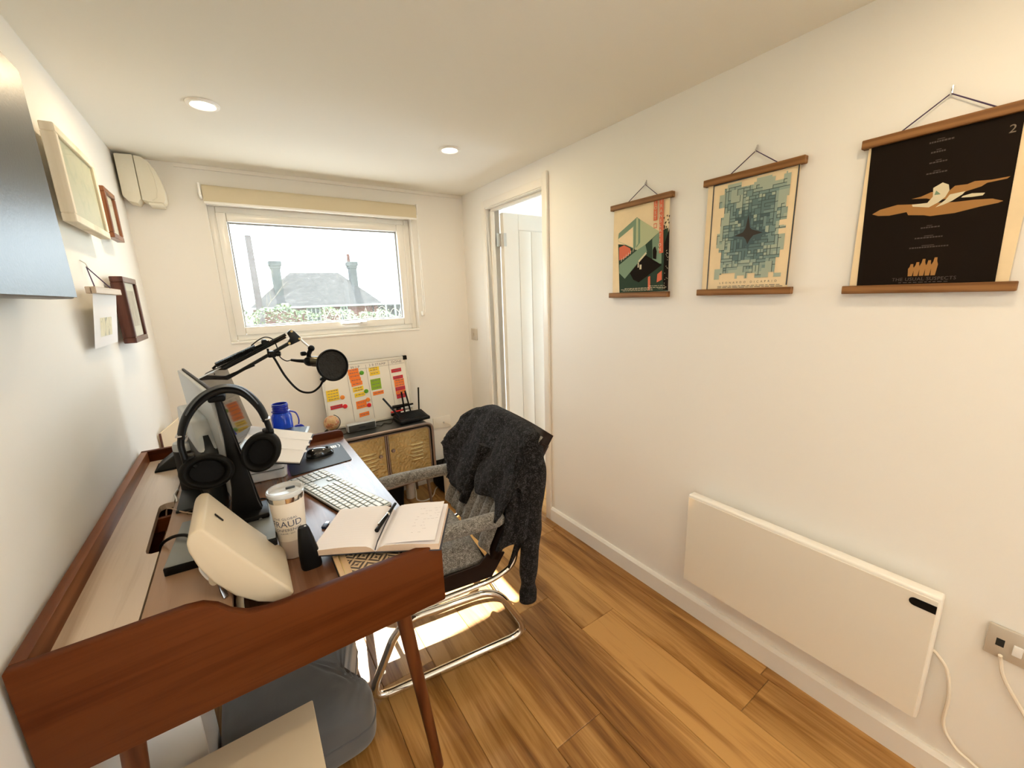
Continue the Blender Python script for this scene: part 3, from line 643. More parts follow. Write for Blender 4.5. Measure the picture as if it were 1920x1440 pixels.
def art2(lay, word):
    rr = random.Random(5)
    for (y, z0, z1) in ((-1.916, 1.745, 1.388), (-2.179, 1.748, 1.398)): lay('p_line', [(y + .002, z1), (y - .002, z1), (y - .002 , z0), (y + .002, z0)], 0)
    lay('p_line', [(-1.914, 1.747), (-1.914, 1.743), (-2.181, 1.746), (-2.181, 1.750)], 0)
    Y0, Y1, Z0, Z1 = -1.940, -2.160, 1.425, 1.737
    nx, nz = 22, 31
    SUBD = 5; gx, gz = nx * SUBD, nz * SUBD; G = [[0] * gx for _ in range(gz)]      # a raster of printed cells
    cxi, czi = gx * (2.046 - 1.940) / .22, gz * (1.578 - Z0) / (Z1 - Z0)
    def fill(i0, j0, i1, j1, v):
        for j in range(max(0, j0), min(gz, j1)):
            for i in range(max(0, i0), min(gx, i1)): G[j][i] = v
    for lev in range(1, 5):      # stepped layers get darker towards the middle
        n = (120, 130, 110, 60)[lev - 1]; sp = (1.0, .84, .62, .42)[lev - 1]
        for i in range(n):
            i0 = int((cxi + rr.uniform(-.48, .48) * gx * sp) / SUBD) * SUBD; j0 = int((czi + rr.uniform(-.48, .48) * gz * sp) / SUBD) * SUBD
            w, h = rr.choice([(1, 1), (2, 1), (1, 3), (1, 4), (3, 1), (4, 1), (2, 2)]); i1, j1 = i0 + w * SUBD, j0 + h * SUBD
            fill(i0, j0, i1, j1, 5); fill(i0 + 1, j0, i1, j1 - 1, max(0, min(4, lev - (i % 2))))
    for k_ in range(30):          # ragged paper-coloured border
        side = k_ % 4; L = rr.choice([4, 6, 8, 10]) * 2; w = rr.choice([3, 5, 8, 10])
        q = rr.randrange(gz if side < 2 else gx)
        if side == 0: fill(0, q, w, q + L, 6)
        elif side == 1: fill(gx - w, q, gx, q + L, 6)
        elif side == 2: fill(q, gz - w, q + L, gz, 6)
        else: fill(q, 0, q + L, w, 6)
    names = ['maze0', 'maze1', 'maze2', 'maze3', 'maze4', 'p_shadow', 'p_paper']; sx, sz = (Y1 - Y0) / gx, (Z1 - Z0) / gz
    def rect(m, a, c, d, e, k): lay(m, [(a, d), (c, d), (c, e), (a, e)], k)
    for j in range(gz):
        i = 0
        while i < gx:
            e = i
            while e < gx and G[j][e] == G[j][i]: e += 1
            if G[j][i] != 6: rect(names[G[j][i]], Y0 + sx * i, Y0 + sx * e, Z0 + sz * j, Z0 + sz * (j + 1), 0)
            i = e
    st = [(-2.044, 1.630), (-2.052, 1.588), (-2.059, 1.581), (-2.094, 1.567), (-2.065, 1.562), (-2.056, 1.552), (-2.048, 1.536), (-2.041, 1.552), (-2.033, 1.561), (-2.002, 1.567), (-2.030, 1.576), (-2.038, 1.588)]
    lay('maze4', [(-2.046 + (y + 2.046) * 1.45, 1.578 + (z - 1.578) * 1.4) for y, z in st], 6); lay('p_star', st, 6.6)
    word('p_line', 'LEONARDO DICAPRIO', .0095, -2.056, 1.412, 2, False, 2.2)
    for k in range(2):
        y = -1.955
        while y > -2.158: w = rr.uniform(.006, .02); z = 1.4015 - .005 * k; rect('p_line', y, y - w, z, z - .0017, 2); y -= w + .004
poster('paper poster with blocky blue green maze, middle of the three on the wall', -1.886, -2.190, 1.769, 1.370, (-2.045, 1.823), (-1.955, 1.766), (-2.127, 1.768), art2)

def art3(lay, word):
    lay('p_black', [(-2.347, 1.744), (-2.358, 1.388), (-2.612, 1.388), (-2.603, 1.744)], 0)
    lay('p_ochre', [(-2.369, 1.575), (-2.384, 1.584), (-2.418, 1.590), (-2.445, 1.586), (-2.479, 1.583), (-2.522, 1.577), (-2.554, 1.576), (-2.581, 1.573), (-2.598, 1.565), (-2.591, 1.562), (-2.564, 1.559), (-2.525, 1.552), (-2.483, 1.552), (-2.471, 1.556), (-2.442, 1.561), (-2.438, 1.569), (-2.405, 1.566), (-2.382, 1.569)], 1)
    lay('p_ochre', [(-2.443, 1.599), (-2.460, 1.601), (-2.478, 1.608), (-2.508, 1.604), (-2.517, 1.614), (-2.537, 1.613), (-2.548, 1.617), (-2.574, 1.614), (-2.601, 1.615), (-2.597, 1.611), (-2.568, 1.609), (-2.560, 1.603), (-2.539, 1.598), (-2.513, 1.587), (-2.489, 1.587), (-2.471, 1.595)], 1)
    lay('p_cream', [(-2.480, 1.617), (-2.495, 1.626), (-2.506, 1.619), (-2.509, 1.606), (-2.504, 1.592), (-2.494, 1.582), (-2.478, 1.573), (-2.448, 1.580), (-2.446, 1.585), (-2.474, 1.584), (-2.482, 1.597)], 3)
    lay('p_cream', [(-2.505, 1.585), (-2.511, 1.596), (-2.536, 1.598), (-2.532, 1.592), (-2.517, 1.581), (-2.504, 1.575), (-2.490, 1.571)], 2)
    lay('p_cream', [(-2.533, 1.588), (-2.547, 1.591), (-2.568, 1.588), (-2.565, 1.583), (-2.548, 1.583), (-2.531, 1.585)], 2)
    lay('p_g1', [(-2.486, 1.610), (-2.495, 1.600), (-2.484, 1.600)], 4)
    for i, h in enumerate((.030, .034, .041, .037, .043)):
        y = -2.465 - .0105 * i; lay('p_ochre', [(y + .004, 1.409), (y + .0055, 1.409 + h * .62), (y + .003, 1.409 + h * .78), (y + .002, 1.409 + h), (y - .003, 1.409 + h), (y - .0035, 1.409 + h * .8), (y - .006, 1.409 + h * .6), (y - .004, 1.409)], 2)
    word('p_dim', 'THE USUAL SUSPECTS', .0115, -2.490, 1.401, 2, False, 1.05)
    rr = random.Random(4)
    for (ya, yb, z, h) in [(-2.459, -2.498, 1.720, .006), (-2.465, -2.491, 1.697, .006), (-2.465, -2.496, 1.674, .005), (-2.463, -2.499, 1.650, .005), (-2.470, -2.500, 1.524, .005), (-2.462, -2.512, 1.500, .005), (-2.455, -2.522, 1.477, .005)]:
        y = ya
        while y > yb: w = rr.uniform(.0025, .005); lay('p_dim', [(y, z), (y - w, z), (y - w, z + h * .6), (y, z + h * .6)], 2); y -= w + .0012
        lay('p_dim', [((ya * 2 + yb) / 3, z + h), ((ya + 2 * yb) / 3, z + h), ((ya + 2 * yb) / 3, z + h + .0015), ((ya * 2 + yb) / 3, z + h + .0015)], 2)
    y = -2.445
    while y > -2.535: w = rr.uniform(.004, .009); lay('p_dim', [(y, 1.3925), (y - w, 1.3925), (y - w, 1.3940), (y, 1.3940)], 2); y -= w + .003
    word('p_two', '2', .024, -2.590, 1.712, 2)
poster('near black poster with an ochre splash and pale shapes, nearest the camera', -2.333, -2.640, 1.765, 1.367, (-2.480, 1.823), (-2.392, 1.765), (-2.569, 1.765), art3)

# panel heater
t = thing('panel_heater', 'slim white electric panel heater low on the right wall', 'heater', (XW, -2.30, .20))
y0, y1, z0, z1 = -2.648, -1.930, .200, .590
b = B(); b.box(1.752, 1.790, y0, y1, z0, z1, .007, 3); b.build('body', 'trim', t)
b = B(); b.box(1.7505, 1.753, y0 + .006, y1 - .003, z0 + .003, z1 - .012, .001, 1); label(b.build('front_panel', mat('heater_gloss', (.80, .76, .68), .10, coat=.6), t), 'glossy white front panel')
b = B(); c = .552; pts = []
for i in range(13): a = PI / 2 + PI * i / 12; pts.append((1.7503, -2.600 - math.cos(a) * .0115, c + math.sin(a) * .0115))
pts = [(1.7503, -2.6415, c + .0115)] + pts + [(1.7503, -2.6415, c - .0115)]
b.prism(pts, (-.0012, 0, 0)); label(b.build('display', 'black', t), 'black rounded display strip')
for yb_ in (-2.5, -2.12): B().box(1.79, 1.818, yb_, yb_ + .04, .27, .52).build('wall_bracket', 'alu', t)
b = B(); b.tube(catmull([(1.80, -2.640, .405), (1.805, -2.655, .393), (1.808, -2.678, .357), (1.811, -2.691, .282), (1.812, -2.693, .193), (1.803, -2.715, .155), (1.800, -2.745, .137), (1.80, -2.80, .128), (1.80, -2.87, .20), (1.806, -2.84, .30), (1.808, -2.812, .345), (1.808, -2.770, .415), (1.806, -2.757, .462), (1.80, -2.755, .478)], 8), .0042, 8); label(b.build('power_cord', 'cord', t), 'white power cord')
# double switched socket near the heater
def socket(lab, y0, y1, z0, z1, x=XW, two=True):
    t = thing('wall_socket', lab, 'socket', (x, (y0 + y1) / 2, z0)); b = B(); b.box(x - .010, x, y0, y1, z0, z1, .003, 2); b.build('plate', 'plate', t); return t
t = socket('satin steel double wall socket right of the heater with white rocker', -2.872, -2.726, .463, .548)
b = B(); b.box(1.8095, 1.8115, -2.757, -2.742, .495, .517, .001, 1)
b.build('pin_holes', 'dgrey', t); 
for y in (-2.778, -2.82): b = B(); b.box(1.8055, 1.811, y - .008, y + .008, .488, .516, .002, 2); b.build('rocker', 'white_pl', t)
b = B(); b.box(1.782, 1.8095, -2.78, -2.735, .468, .505, .006, 2); b.xf(Matrix.Translation((0, -.095, 0))); b.build('plug', 'white_pl', t)
# light switch by the door
t = thing('light_switch', 'pale wall switch plate between the back wall and door frame', 'switch', (XW, -.093, 1.072))
b = B(); b.box(XW - .009, XW, -.136, -.050, 1.072, 1.158, .003, 2); b.build('plate', 'plate', t)
b = B(); b.box(XW - .013, XW - .008, -.098, -.088, 1.104, 1.126, .002, 2); b.build('rocker', 'plate', t)

# ------------------------------------------------------------------ on the left wall
t = thing('wall_television', 'large satin grey television hung flat on the left wall', 'television', (XL, -1.9, 1.415))
ty0, ty1, tz0, tz1 = -2.32, -1.470, 1.418, 1.866
b = B(); b.box(.012, .060, ty0, ty1, tz0, tz1, .008, 3); b.build('casing', 'tv_side', t)
b = B(); b.box(.0595, .0615, ty0 + .003, ty1 - .003, tz0 + .003, tz1 - .003, .0008, 1); b.build('screen', 'tv', t)
b = B(); b.box(XL, .014, -2.1, -1.7, 1.52, 1.76); b.build('wall_bracket', 'black', t)
def picture(name, lab, y0, y1, z0, z1, w, x0, x1, fm, am, mount=0.0, mm='mount'):
    t = thing(name, lab, 'picture', (XL, (y0 + y1) / 2, z0)); b = B()
    for bx in [(y0, y1, z0, z0 + w), (y0, y1, z1 - w, z1), (y0, y0 + w, z0 + w, z1 - w), (y1 - w, y1, z0 + w, z1 - w)]: b.box(x0, x1, bx[0], bx[1], bx[2], bx[3], .002, 1)
    b.build('frame', fm, t)
    b = B(); b.box(x0 + .002, x1 - .009, y0 + w, y1 - w, z0 + w, z1 - w); b.build('mount', mm, t, smooth=False)
    b = B(); m = w + mount; b.box(x1 - .009, x1 - .0085, y0 + m, y1 - m, z0 + m * (1.2 if mount else 1), z1 - m); b.build('print', am, t, smooth=False)
    b = B(); b.box(x1 - .006, x1 - .0055, y0 + w, y1 - w, z0 + w, z1 - w); b.build('glass_pane', 'pic_glass', t, smooth=False); return t
picture('picture_frame', 'large cream wooden picture frame holding a pale green print', -1.168, -.795, 1.626, 1.868, .022, 0.004, .032, 'frame_white', 'greenprint')
picture('picture_frame', 'small reddish brown frame right of the large cream frame', -.680, -.515, 1.648, 1.824, .019, 0.002, .026, 'frame_brown', 'mount')
picture('picture_frame', 'dark brown frame with a pencil portrait, below the small frame', -.785, -.545, 1.268, 1.505, .020, 0.0, .036, 'frame_dark', 'portrait', .028)
t = thing('hanging_print', 'small pale print hanging from a wooden strip left of the dark frame', 'picture', (XL, -1.02, 1.28))
b = B(); b.box(.016, .026, -1.182, -.870, 1.437, 1.456, .0015, 1); b.box(.028, .038, -1.182, -.870, 1.437, 1.456, .0015, 1); b.build('top_strip', wood('pale_strip', (.34, .25, .18), (.46, .36, .27), (.55, .44, .34), 1, .5), t)
b = B(); b.grid(lambda u, v: (.027 - .024 * v, -1.165 + .28 * u, 1.445 - .162 * v), 2, 6); b.build('sheet', 'paper', t)
b = B(); b.grid(lambda u, v: (.0215 - .0145 * v + .001, -1.100 + .14 * u, 1.418 - .105 * v), 2, 4); b.build('drawing', 'sketch', t, recalc=False)
b = B(); b.tube([(.027, -1.13, 1.455), (-.006, -1.000, 1.520), (.027, -.93, 1.455)], .0016, 6); b.build('cord', 'string', t)
b = B(); b.tube([(XL, -1.005, 1.54), (-.006, -1.002, 1.530), (-.003, -1.0, 1.518)], .0014, 6); b.build('wall_hook', 'steel', t)
# ventilation unit in the corner
t = thing('ventilation_unit', 'cream curved ventilation unit high in the left back corner', 'vent', (.08, -.05, 1.868))
b = B(); b.prism([(-.004, -.105, 2.085), (.060, -.105, 2.088), (.060, -.105, 1.897), (.045, -.105, 1.876), (.012, -.105, 1.883), (-.004, -.105, 1.905)], (0, .104, 0), .003, 2); b.build('back_body', 'ac', t)
pts = [(.0625, 2.088), (.088, 2.084), (.112, 2.066), (.132, 2.030), (.146, 1.985), (.153, 1.935), (.152, 1.900), (.142, 1.884), (.100, 1.884), (.0625, 1.892)]
b = B(); b.prism([(x, -.103, z) for x, z in pts], (0, .102, 0), .004, 2); b.build('front_cover', 'ac', t)
b = B(); b.tube([(.112, -.1045, 2.055), (.124, -.1045, 2.0), (.127, -.1045, 1.94), (.118, -.1045, 1.905), (.10, -.1045, 1.893)], .0022, 6); b.build('cover_rib', 'ac', t)
b = B(); b.box(.085, .140, -.106, -.001, 1.872, 1.884, .003, 2); b.box(.122, .128, -.1065, -.104, 1.886, 1.892); b.build('air_flap', 'ac', t)
for z in (2.035, 1.932): b = B(); b.lathe([(0, .0006), (.0085, .0006), (.0085, .0016), (.0105, .0016), (.0105, 0)], (.028, -.105, z), 20, (0, -1, 0)); b.build('screw_cap', 'ac', t)

# ------------------------------------------------------------------ cabinet under the window and what stands on it
cx0, cx1, cyf, cyb, cz0, cz1 = .705, 1.325, -.340, -.02, .205, .585
t = thing('metal_cabinet', 'low dark steel cabinet with hammered gold doors under the window', 'cabinet', ((cx0 + cx1) / 2, -.18, 0))
b = B(); loop = fillet([(cx0, cyf, cz0), (cx1, cyf, cz0), (cx1, cyf, cz1), (cx0, cyf, cz1)], .05, 6, True)
b.prism([p + Vector((0, .012, 0)) for p in loop], (0, cyb - cyf - .012, 0)); b.build('carcass', 'cab', t, angle=50)
b = B(); b.tube(loop, .0095, 8, True); lp2 = fillet([(cx0 + .022, cyf, cz0 + .022), (cx1 - .022, cyf, cz0 + .022), (cx1 - .022, cyf, cz1 - .022), (cx0 + .022, cyf, cz1 - .022)], .034, 6, True); b.tube(lp2, .0045, 8, True)
b.tube([(1.011, cyf, cz0 + .02), (1.011, cyf, cz1 - .02)], .005, 8); b.tube([(1.023, cyf, cz0 + .02), (1.023, cyf, cz1 - .02)], .005, 8); b.build('front_frame', 'cab_edge', t)
def cab_door(xa, xb, rl, lou, knob):
    P = [(xa, cyf, cz0 + .026), (xb, cyf, cz0 + .026), (xb, cyf, cz1 - .026), (xa, cyf, cz1 - .026)]
    b = B(); b.prism(fillet(P, .006, 3, True), (0, .010, 0)); d = b.build('door', 'hammer', t, angle=40)
    for i in range(5):
        z = .458 - .026 * i; b = B(); b.grid(lambda u, v: (lou[0] + (lou[1] - lou[0]) * u, cyf - .007 * math.sin(PI * min(1, v * 1.0)) * min(1, 6 * u, 6 * (1 - u)), z + .015 * (v - .5)), 10, 7); b.build('louvre', 'hammer', d)
    b = B(); b.lathe([(.0, .013), (.008, .012), (.012, .006), (.013, 0)], (knob[0], cyf, knob[1]), 18, (0, -1, 0)); b.build('knob', 'cab_edge', d)
cab_door(cx0 + .028, 1.004, 0, (.775, .945), (.972, .432)); cab_door(1.030, cx1 - .028, 0, (1.165, 1.248), (1.052, .452))
for x in (cx0 + .05, cx1 - .05):
    for y, s in ((cyf + .03, -1), (cyb - .04, 1)): b = B(); b.tube([(x, y, cz0), (x + (.012 if x > 1 else -.012), y + s * .008, .0)], lambda q: .012 - .004 * q, 10); b.build('leg', 'cab_edge', t)

# whiteboard leaning on the wall
ZW0, ZW1, YW0, YW1 = .588, 1.004, -.085, -.035     # bottom stands forward of the top
WXa, WXb = .732, 1.296
def wbp(x, z, n=0.0):
    q = (z - ZW0) / (ZW1 - ZW0); y = YW0 + (YW1 - YW0) * q; return (x, y - n, z)
t = thing('whiteboard', 'small whiteboard with ruled columns leaning on the back wall', 'whiteboard', (1.014, -.05, ZW0))
b = B(); b.prism([wbp(WXa, ZW0), wbp(WXb, ZW0), wbp(WXb, ZW1), wbp(WXa, ZW1)], (0, .012, 0)); b.build('board', 'wb', t, smooth=False)
b = B(); w = .014
for (xa, xb, za, zb) in [(WXa, WXb, ZW0, ZW0 + w), (WXa, WXb, ZW1 - .018, ZW1), (WXa, WXa + w, ZW0 + w, ZW1 - .018), (WXb - w, WXb, ZW0 + w, ZW1 - .018)]:
    b.prism([wbp(xa, za, .004), wbp(xb, za, .004), wbp(xb, zb, .004), wbp(xa, zb, .004)], (0, .018, 0), .002, 1)
b.build('frame', 'alu', t)
b = B(); b.prism([wbp(WXb - .026, ZW1 - .026, .006), wbp(WXb + .002, ZW1 - .026, .006), wbp(WXb + .002, ZW1 + .002, .006), wbp(WXb - .026, ZW1 + .002, .006)], (0, .022, 0), .002, 1); label(b.build('corner_cap', 'black', t), 'black plastic corner cap')
b = B()
def wl(xa, za, xb, zb, r=.0009): b.tube([wbp(xa, za, .0006), wbp(xb, zb, .0006)], r, 4)
wl(.890, .975, .896, .615); wl(1.014, .975, 1.026, .615); wl(1.165, .985, 1.172, .672); wl(.80, .948, 1.275, .956)
b.build('ruled_lines', 'ink', t)
b = B()
for s, x, z, sz in (('W.I.P', .945, .9655, .024), ('2 B STAMP', 1.090, .9675, .022), ('DONE', 1.222, .970, .024)): add_text(b, s, sz, lambda px, py: wbp(x + px, z + py, .0012), 1.1)
b.build('lettering', 'ink', t, smooth=False)
NG = 'sticky notes on the whiteboard'
nr = random.Random(8)
def note(m, x0, x1, z0, z1, lab, rows=2, sk=0.0):
    t = thing('sticky_note', lab, 'note', wbp((x0 + x1) / 2, z0), NG)
    b = B(); P = [wbp(x0, z0, .0012), wbp(x1, z0 + .004 + sk, .0012), wbp(x1, z1 + .004 + sk, .0012), wbp(x0, z1, .0012)]; b.prism(P, (0, -.0008, 0)); b.build('slip', m, t, smooth=False)
    b = B()
    for i in range(rows):
        z = z0 + (z1 - z0) * (i + .5) / rows; x = x0 + .008
        while x < x1 - .014: w = nr.uniform(.008, .02); w = min(w, x1 - .006 - x); dz = .004 * (x - x0) / (x1 - x0); b.prism([wbp(x, z + dz, .0022), wbp(x + w, z + dz, .0022), wbp(x + w, z + dz + nr.uniform(.003, .0055), .0022), wbp(x, z + dz + .0035, .0022)], (0, -.0002, 0)); x += w + .004
    b.build('handwriting', 'ink', t, smooth=False)
note('n_or', .897, .964, .918, .955, 'topmost orange note in the second whiteboard column', 2)
note('n_or', .900, .968, .892, .919, 'second orange note from the top in the second column', 1)
note('n_or', .904, .972, .868, .892, 'third orange note from the top in the second column', 1, .003)
note('n_or', .908, .978, .842, .868, 'fourth orange note of the second column, just above the yellow ones', 1, .003)
note('n_ye', .912, .980, .805, .835, 'upper yellow note in the second whiteboard column', 2, .002)
note('n_ye', .918, .985, .769, .796, 'lower yellow note in the second column, beside a green magnet', 1, .002)
note('n_or', .920, .986, .692, .742, 'square orange note low in the second column, under two round magnets', 2, .002)
note('n_or', .930, .994, .636, .662, 'lowest orange note, behind the small speaker', 1, .002)
note('n_ye', 1.030, 1.098, .925, .950, 'upper yellow note in the third whiteboard column', 2)
note('n_ye', 1.033, 1.100, .897, .922, 'lower yellow note in the third whiteboard column', 1)
note('n_gr', 1.030, 1.098, .800, .872, 'large square lime green note in the third column', 3)
note('n_or', 1.036, 1.108, .764, .788, 'orange note under the lime green note', 1)
note('n_ye', .750, .824, .770, .840, 'large yellow note alone in the left whiteboard column', 4)
note('n_re', .762, .836, .716, .740, 'dark red note in the left whiteboard column', 1)
note('n_re', 1.178, 1.248, .898, .922, 'topmost dark red note in the right whiteboard column', 1)
note('n_re', 1.184, 1.254, .850, .873, 'second dark red note from the top in the right column', 1)
note('n_or', 1.188, 1.258, .798, .848, 'large orange note in the right column between red notes', 3)
note('n_re', 1.190, 1.260, .770, .796, 'third dark red note of the right column, between orange ones', 1)
note('n_or', 1.190, 1.260, .746, .769, 'narrow orange note near the bottom of the right column', 1)
note('n_re', 1.192, 1.262, .716, .745, 'lowest dark red note in the right whiteboard column', 1)
def magnet(m, x, z, lab):
    o = B().lathe([(.014, 0), (.014, .005), (.011, .0075), (0, .008)], wbp(x, z, .002), 20, (0, -1, -.12)).build('round_magnet', m); tag(o, lab, 'magnet', 'round magnets on the whiteboard')
magnet('m_gr', .982, .926, 'green round magnet beside the topmost orange note'); magnet('m_gr', .994, .802, 'green round magnet beside the lower yellow note')
magnet('m_or', .997, .745, 'orange round magnet above the red one in the second column'); magnet('m_re', 1.000, .708, 'red round magnet on the square orange note')
magnet('m_or', .842, .786, 'orange round magnet beside the large yellow note'); magnet('m_re', .850, .726, 'red round magnet on the dark red note at left')
# pens in a black holder stuck to the board
t = thing('pen_holder', 'black magnetic pen holder clipped on the lower whiteboard', 'pen holder', (1.20, -.10, .60))
b = B(); b.lathe([(0, .022), (.026, .020), (.030, .012), (.030, 0)], (1.205, -.082, .645), 20, (0, -1, 0)); b.box(1.135, 1.285, -.100, -.074, .608, .622, .004); b.box(1.15, 1.27, -.098, -.076, .662, .676, .004); b.build('holder', 'black', t)
for (m, z, x0, x1, lab) in (('black', .668, 1.13, 1.29, 'topmost black marker pen in the board holder'), ('white_pl', .652, 1.17, 1.29, 'white marker pen in the board holder'), ('red_gl', .638, 1.13, 1.215, 'red marker pen in the board holder'), ('white_pl', .626, 1.165, 1.28, 'lower white marker pen in the board holder')):
    p = thing('marker_pen', lab, 'pen', ((x0 + x1) / 2, -.106, z - .007), 'marker pens in the board holder')
    B().cone((x0 + .03, -.106, z), (x1, -.106, z + .003), .0065, .0065, 12).build('barrel', m, p); B().cone((x0, -.106, z - .001), (x0 + .032, -.106, z), .006, .0068, 12).build('cap', 'black' if m == 'white_pl' else m, p)
# globe
t = thing('desk_globe', 'small brown antique style globe on the cabinet', 'globe', (.735, -.20, cz1)); gc = (.737, -.20, .668)
B().ball(gc, .045).build('sphere', 'globe', t)
b = B(); b.tube([(gc[0] + .050 * math.cos(a), gc[1], gc[2] + .050 * math.sin(a)) for a in [rad(-100 + 170 * i / 20) for i in range(21)]], (lambda q: .0022), 8); b.build('meridian_arm', 'black_met', t)
b = B(); b.lathe([(0, .036), (.004, .034), (.005, .012), (.026, .006), (.030, 0), (0, 0)], (.737, -.20, cz1), 24); b.build('base', 'black', t)
# speaker
t = thing('small_speaker', 'small black and grey bar speaker before the whiteboard', 'speaker', (.91, -.19, cz1)); R_ = Matrix.Translation((.908, -.19, 0)) @ Matrix.Rotation(rad(3), 4, 'Z') @ Matrix.Translation((-.908, .19, 0))
b = B(); b.box(.820, .996, -.215, -.165, cz1 + .002, cz1 + .052, .006, 3); b.xf(R_); b.build('body', 'silver', t)
b = B(); b.box(.826, .990, -.2175, -.2145, cz1 + .007, cz1 + .046, .002, 2); b.xf(R_); b.build('grille', mat('speaker_grille', (.035, .035, .032), .6, bmp=.8, bscale=900), t)
b = B(); b.box(.885, .928, -.2185, -.2172, cz1 + .022, cz1 + .030, .0005, 1); b.xf(R_); b.build('badge', 'dgrey', t)
b = B(); b.tube(catmull([(.99, -.175, .592), (1.03, -.20, .588), (1.06, -.16, .588), (1.10, -.19, .588), (1.13, -.12, .588)], 6), .0022, 6); tag(b.build('cable', 'black'), 'thin black cable lying on the cabinet top beside the speaker', 'cable')
b = B(); b.tube(catmull([(.83, -.18, .59), (.80, -.22, .588), (.775, -.19, .588), (.76, -.23, .588)], 6), .0022, 6); tag(b.build('cable', 'black'), 'short black cable between the globe and speaker', 'cable')
# router
t = thing('router', 'black wireless router with four upright antennas on the cabinet', 'router', (1.245, -.20, cz1))
b = B(); b.prism([(1.135, -.285, cz1 + .004), (1.345, -.270, cz1 + .004), (1.345, -.120, cz1 + .004), (1.135, -.120, cz1 + .004)], (0, 0, .022), .005, 2)
b.prism([(1.145, -.270, cz1 + .024), (1.338, -.258, cz1 + .024), (1.34, -.125, cz1 + .038), (1.14, -.125, cz1 + .038)], (0, 0, .006), .003, 1); b.build('body', 'black', t)
b = B()
for i in range(9): y = -.25 + .013 * i; b.box(1.16, 1.32, y, y + .004, cz1 + .032 + .0013 * i, cz1 + .034 + .0013 * i)
b.build('top_ribs', 'dgrey', t, smooth=False)
for (x, y, x2, y2, z2, lab) in ((1.165, -.20, 1.055, -.22, .770, 'antenna leaning to the left'), (1.225, -.115, 1.212, -.115, .770, None), (1.268, -.115, 1.238, -.115, .775, None), (1.322, -.125, 1.332, -.125, .785, None)):
    b = B(); b.tube([(x, y, cz1 + .02), (x + (x2 - x) * .15, y, cz1 + .05), (x2, y2, z2)], (lambda q: (.0075, .005)), 8); b.build('antenna', 'black', t)
# socket on the back wall beside the cabinet
t = thing('wall_socket', 'double wall socket with a white plug, right of the cabinet', 'socket', (1.54, 0, .415)); b = B(); b.box(1.470, 1.612, -.010, 0, .415, .502, .003, 2); b.build('plate', 'trim', t)
b = B(); b.lathe([(.0, .012), (.006, .012), (.007, 0)], (1.555, -.01, .455), 14, (0, -1, 0)); b.build('aerial_plug', 'steel', t)
b = B(); b.tube(catmull([(1.555, -.02, .455), (1.575, -.03, .448), (1.60, -.035, .425), (1.61, -.03, .38), (1.60, -.02, .30), (1.55, -.06, .10), (1.48, -.10, .012)], 8), .0028, 6); b.build('lead', 'cord', t)
# things on the floor under the cabinet
t = thing('waste_bin', 'black waste bin on the floor below the cabinet', 'bin', (1.06, -.22, 0))
b = B(); b.lathe([(0, .002), (.075, .002), (.092, .19), (.088, .19), (.072, .01), (0, .01)], (1.05, -.20, 0), 28); b.build('body', 'black_soft', t); B().lathe([(.0935, .178), (.0935, .194), (.086, .194), (.086, .178)], (1.05, -.20, 0), 28).build('rim', 'black', t)
t = thing('paper_roll', 'upright white cardboard tube below the cabinet', 'tube', (1.20, -.15, 0)); b = B(); b.lathe([(.030, 0), (.030, .195), (.025, .195), (.025, 0)], (1.20, -.15, 0), 24); b.build('tube', 'tumbler', t); B().lathe([(.0305, .180), (.0315, .1815), (.0315, .199), (.0245, .199)], (1.20, -.15, 0), 24).build('end_cap', 'white_pl', t)
b = B(); b.tube(catmull([(1.48, -.10, .006), (1.40, -.14, .006), (1.33, -.24, .006), (1.26, -.27, .006), (1.22, -.22, .006), (1.235, -.16, .05), (1.24, -.08, .15)], 8), .0045, 8); tag(b.build('floor_cable', 'cord'), 'looped white cable on the floor under the cabinet', 'cable')
t = thing('black_bag', 'black soft bag on the floor right of the cabinet', 'bag', (1.50, -.20, 0)); b = B(); b.box(1.40, 1.58, -.30, -.06, 0, .20, .04, 4); b.build('body', 'black_soft', t); b = B(); b.tube(catmull([(1.44, -.18, .19), (1.46, -.18, .235), (1.52, -.18, .235), (1.54, -.18, .19)], 6), .006, 8); b.build('handle', 'black', t)
t = thing('paper_stack', 'cream card box beside the black bag behind the chair', 'box', (1.44, -.37, 0)); b = B(); b.box(1.385, 1.50, -.42, -.325, 0, .205, .003); b.build('box', 'cream_box', t); b = B(); b.box(1.383, 1.502, -.422, -.323, .190, .212, .002); b.build('lid', 'cream_pl', t)

# ------------------------------------------------------------------ the desk
DYa, DYb, DXf, ZS, ZH = -1.965, -.875, .672, .790, .845     # near end, far end, front edge, writing surface, raised back shelf
desk = thing('writing_desk', 'reddish walnut writing desk with a raised back shelf and splayed legs', 'desk', (.33, -1.42, 0))
t = .020
zb0, zr_, zf_ = .668, .885, .824
def end_profile(y):
    top = [(-.008, zr_), (.200, zr_), (.225, .881), (.245, .868), (.262, .848), (.285, .832), (.315, .825), (.36, zf_), (.655, zf_), (.668, .820), (.674, .808), (.674, zb0 + .003), (.671, zb0), (-.008, zb0)]
    return [(x, y, z) for x, z in top]
B().prism(end_profile(DYa), (0, t, 0), .0022, 2).build('end_panel', 'desk', desk)
B().prism(end_profile(DYb - t), (0, t, 0), .0022, 2).build('end_panel', 'desk', desk)
B().box(-.008, .012, DYa + t, DYb - t, zb0, zr_, .002, 2).build('back_panel', 'desk_y', desk)
ya, yb = DYa + t, DYb - t
B().box(.10, DXf, ya, yb, ZS - .020, ZS, .0015, 1).build('writing_surface', 'top', desk)
B().box(.638, .660, ya, yb, zb0 + .01, ZS - .021, .002, 1).build('drawer_front', 'desk_y', desk)
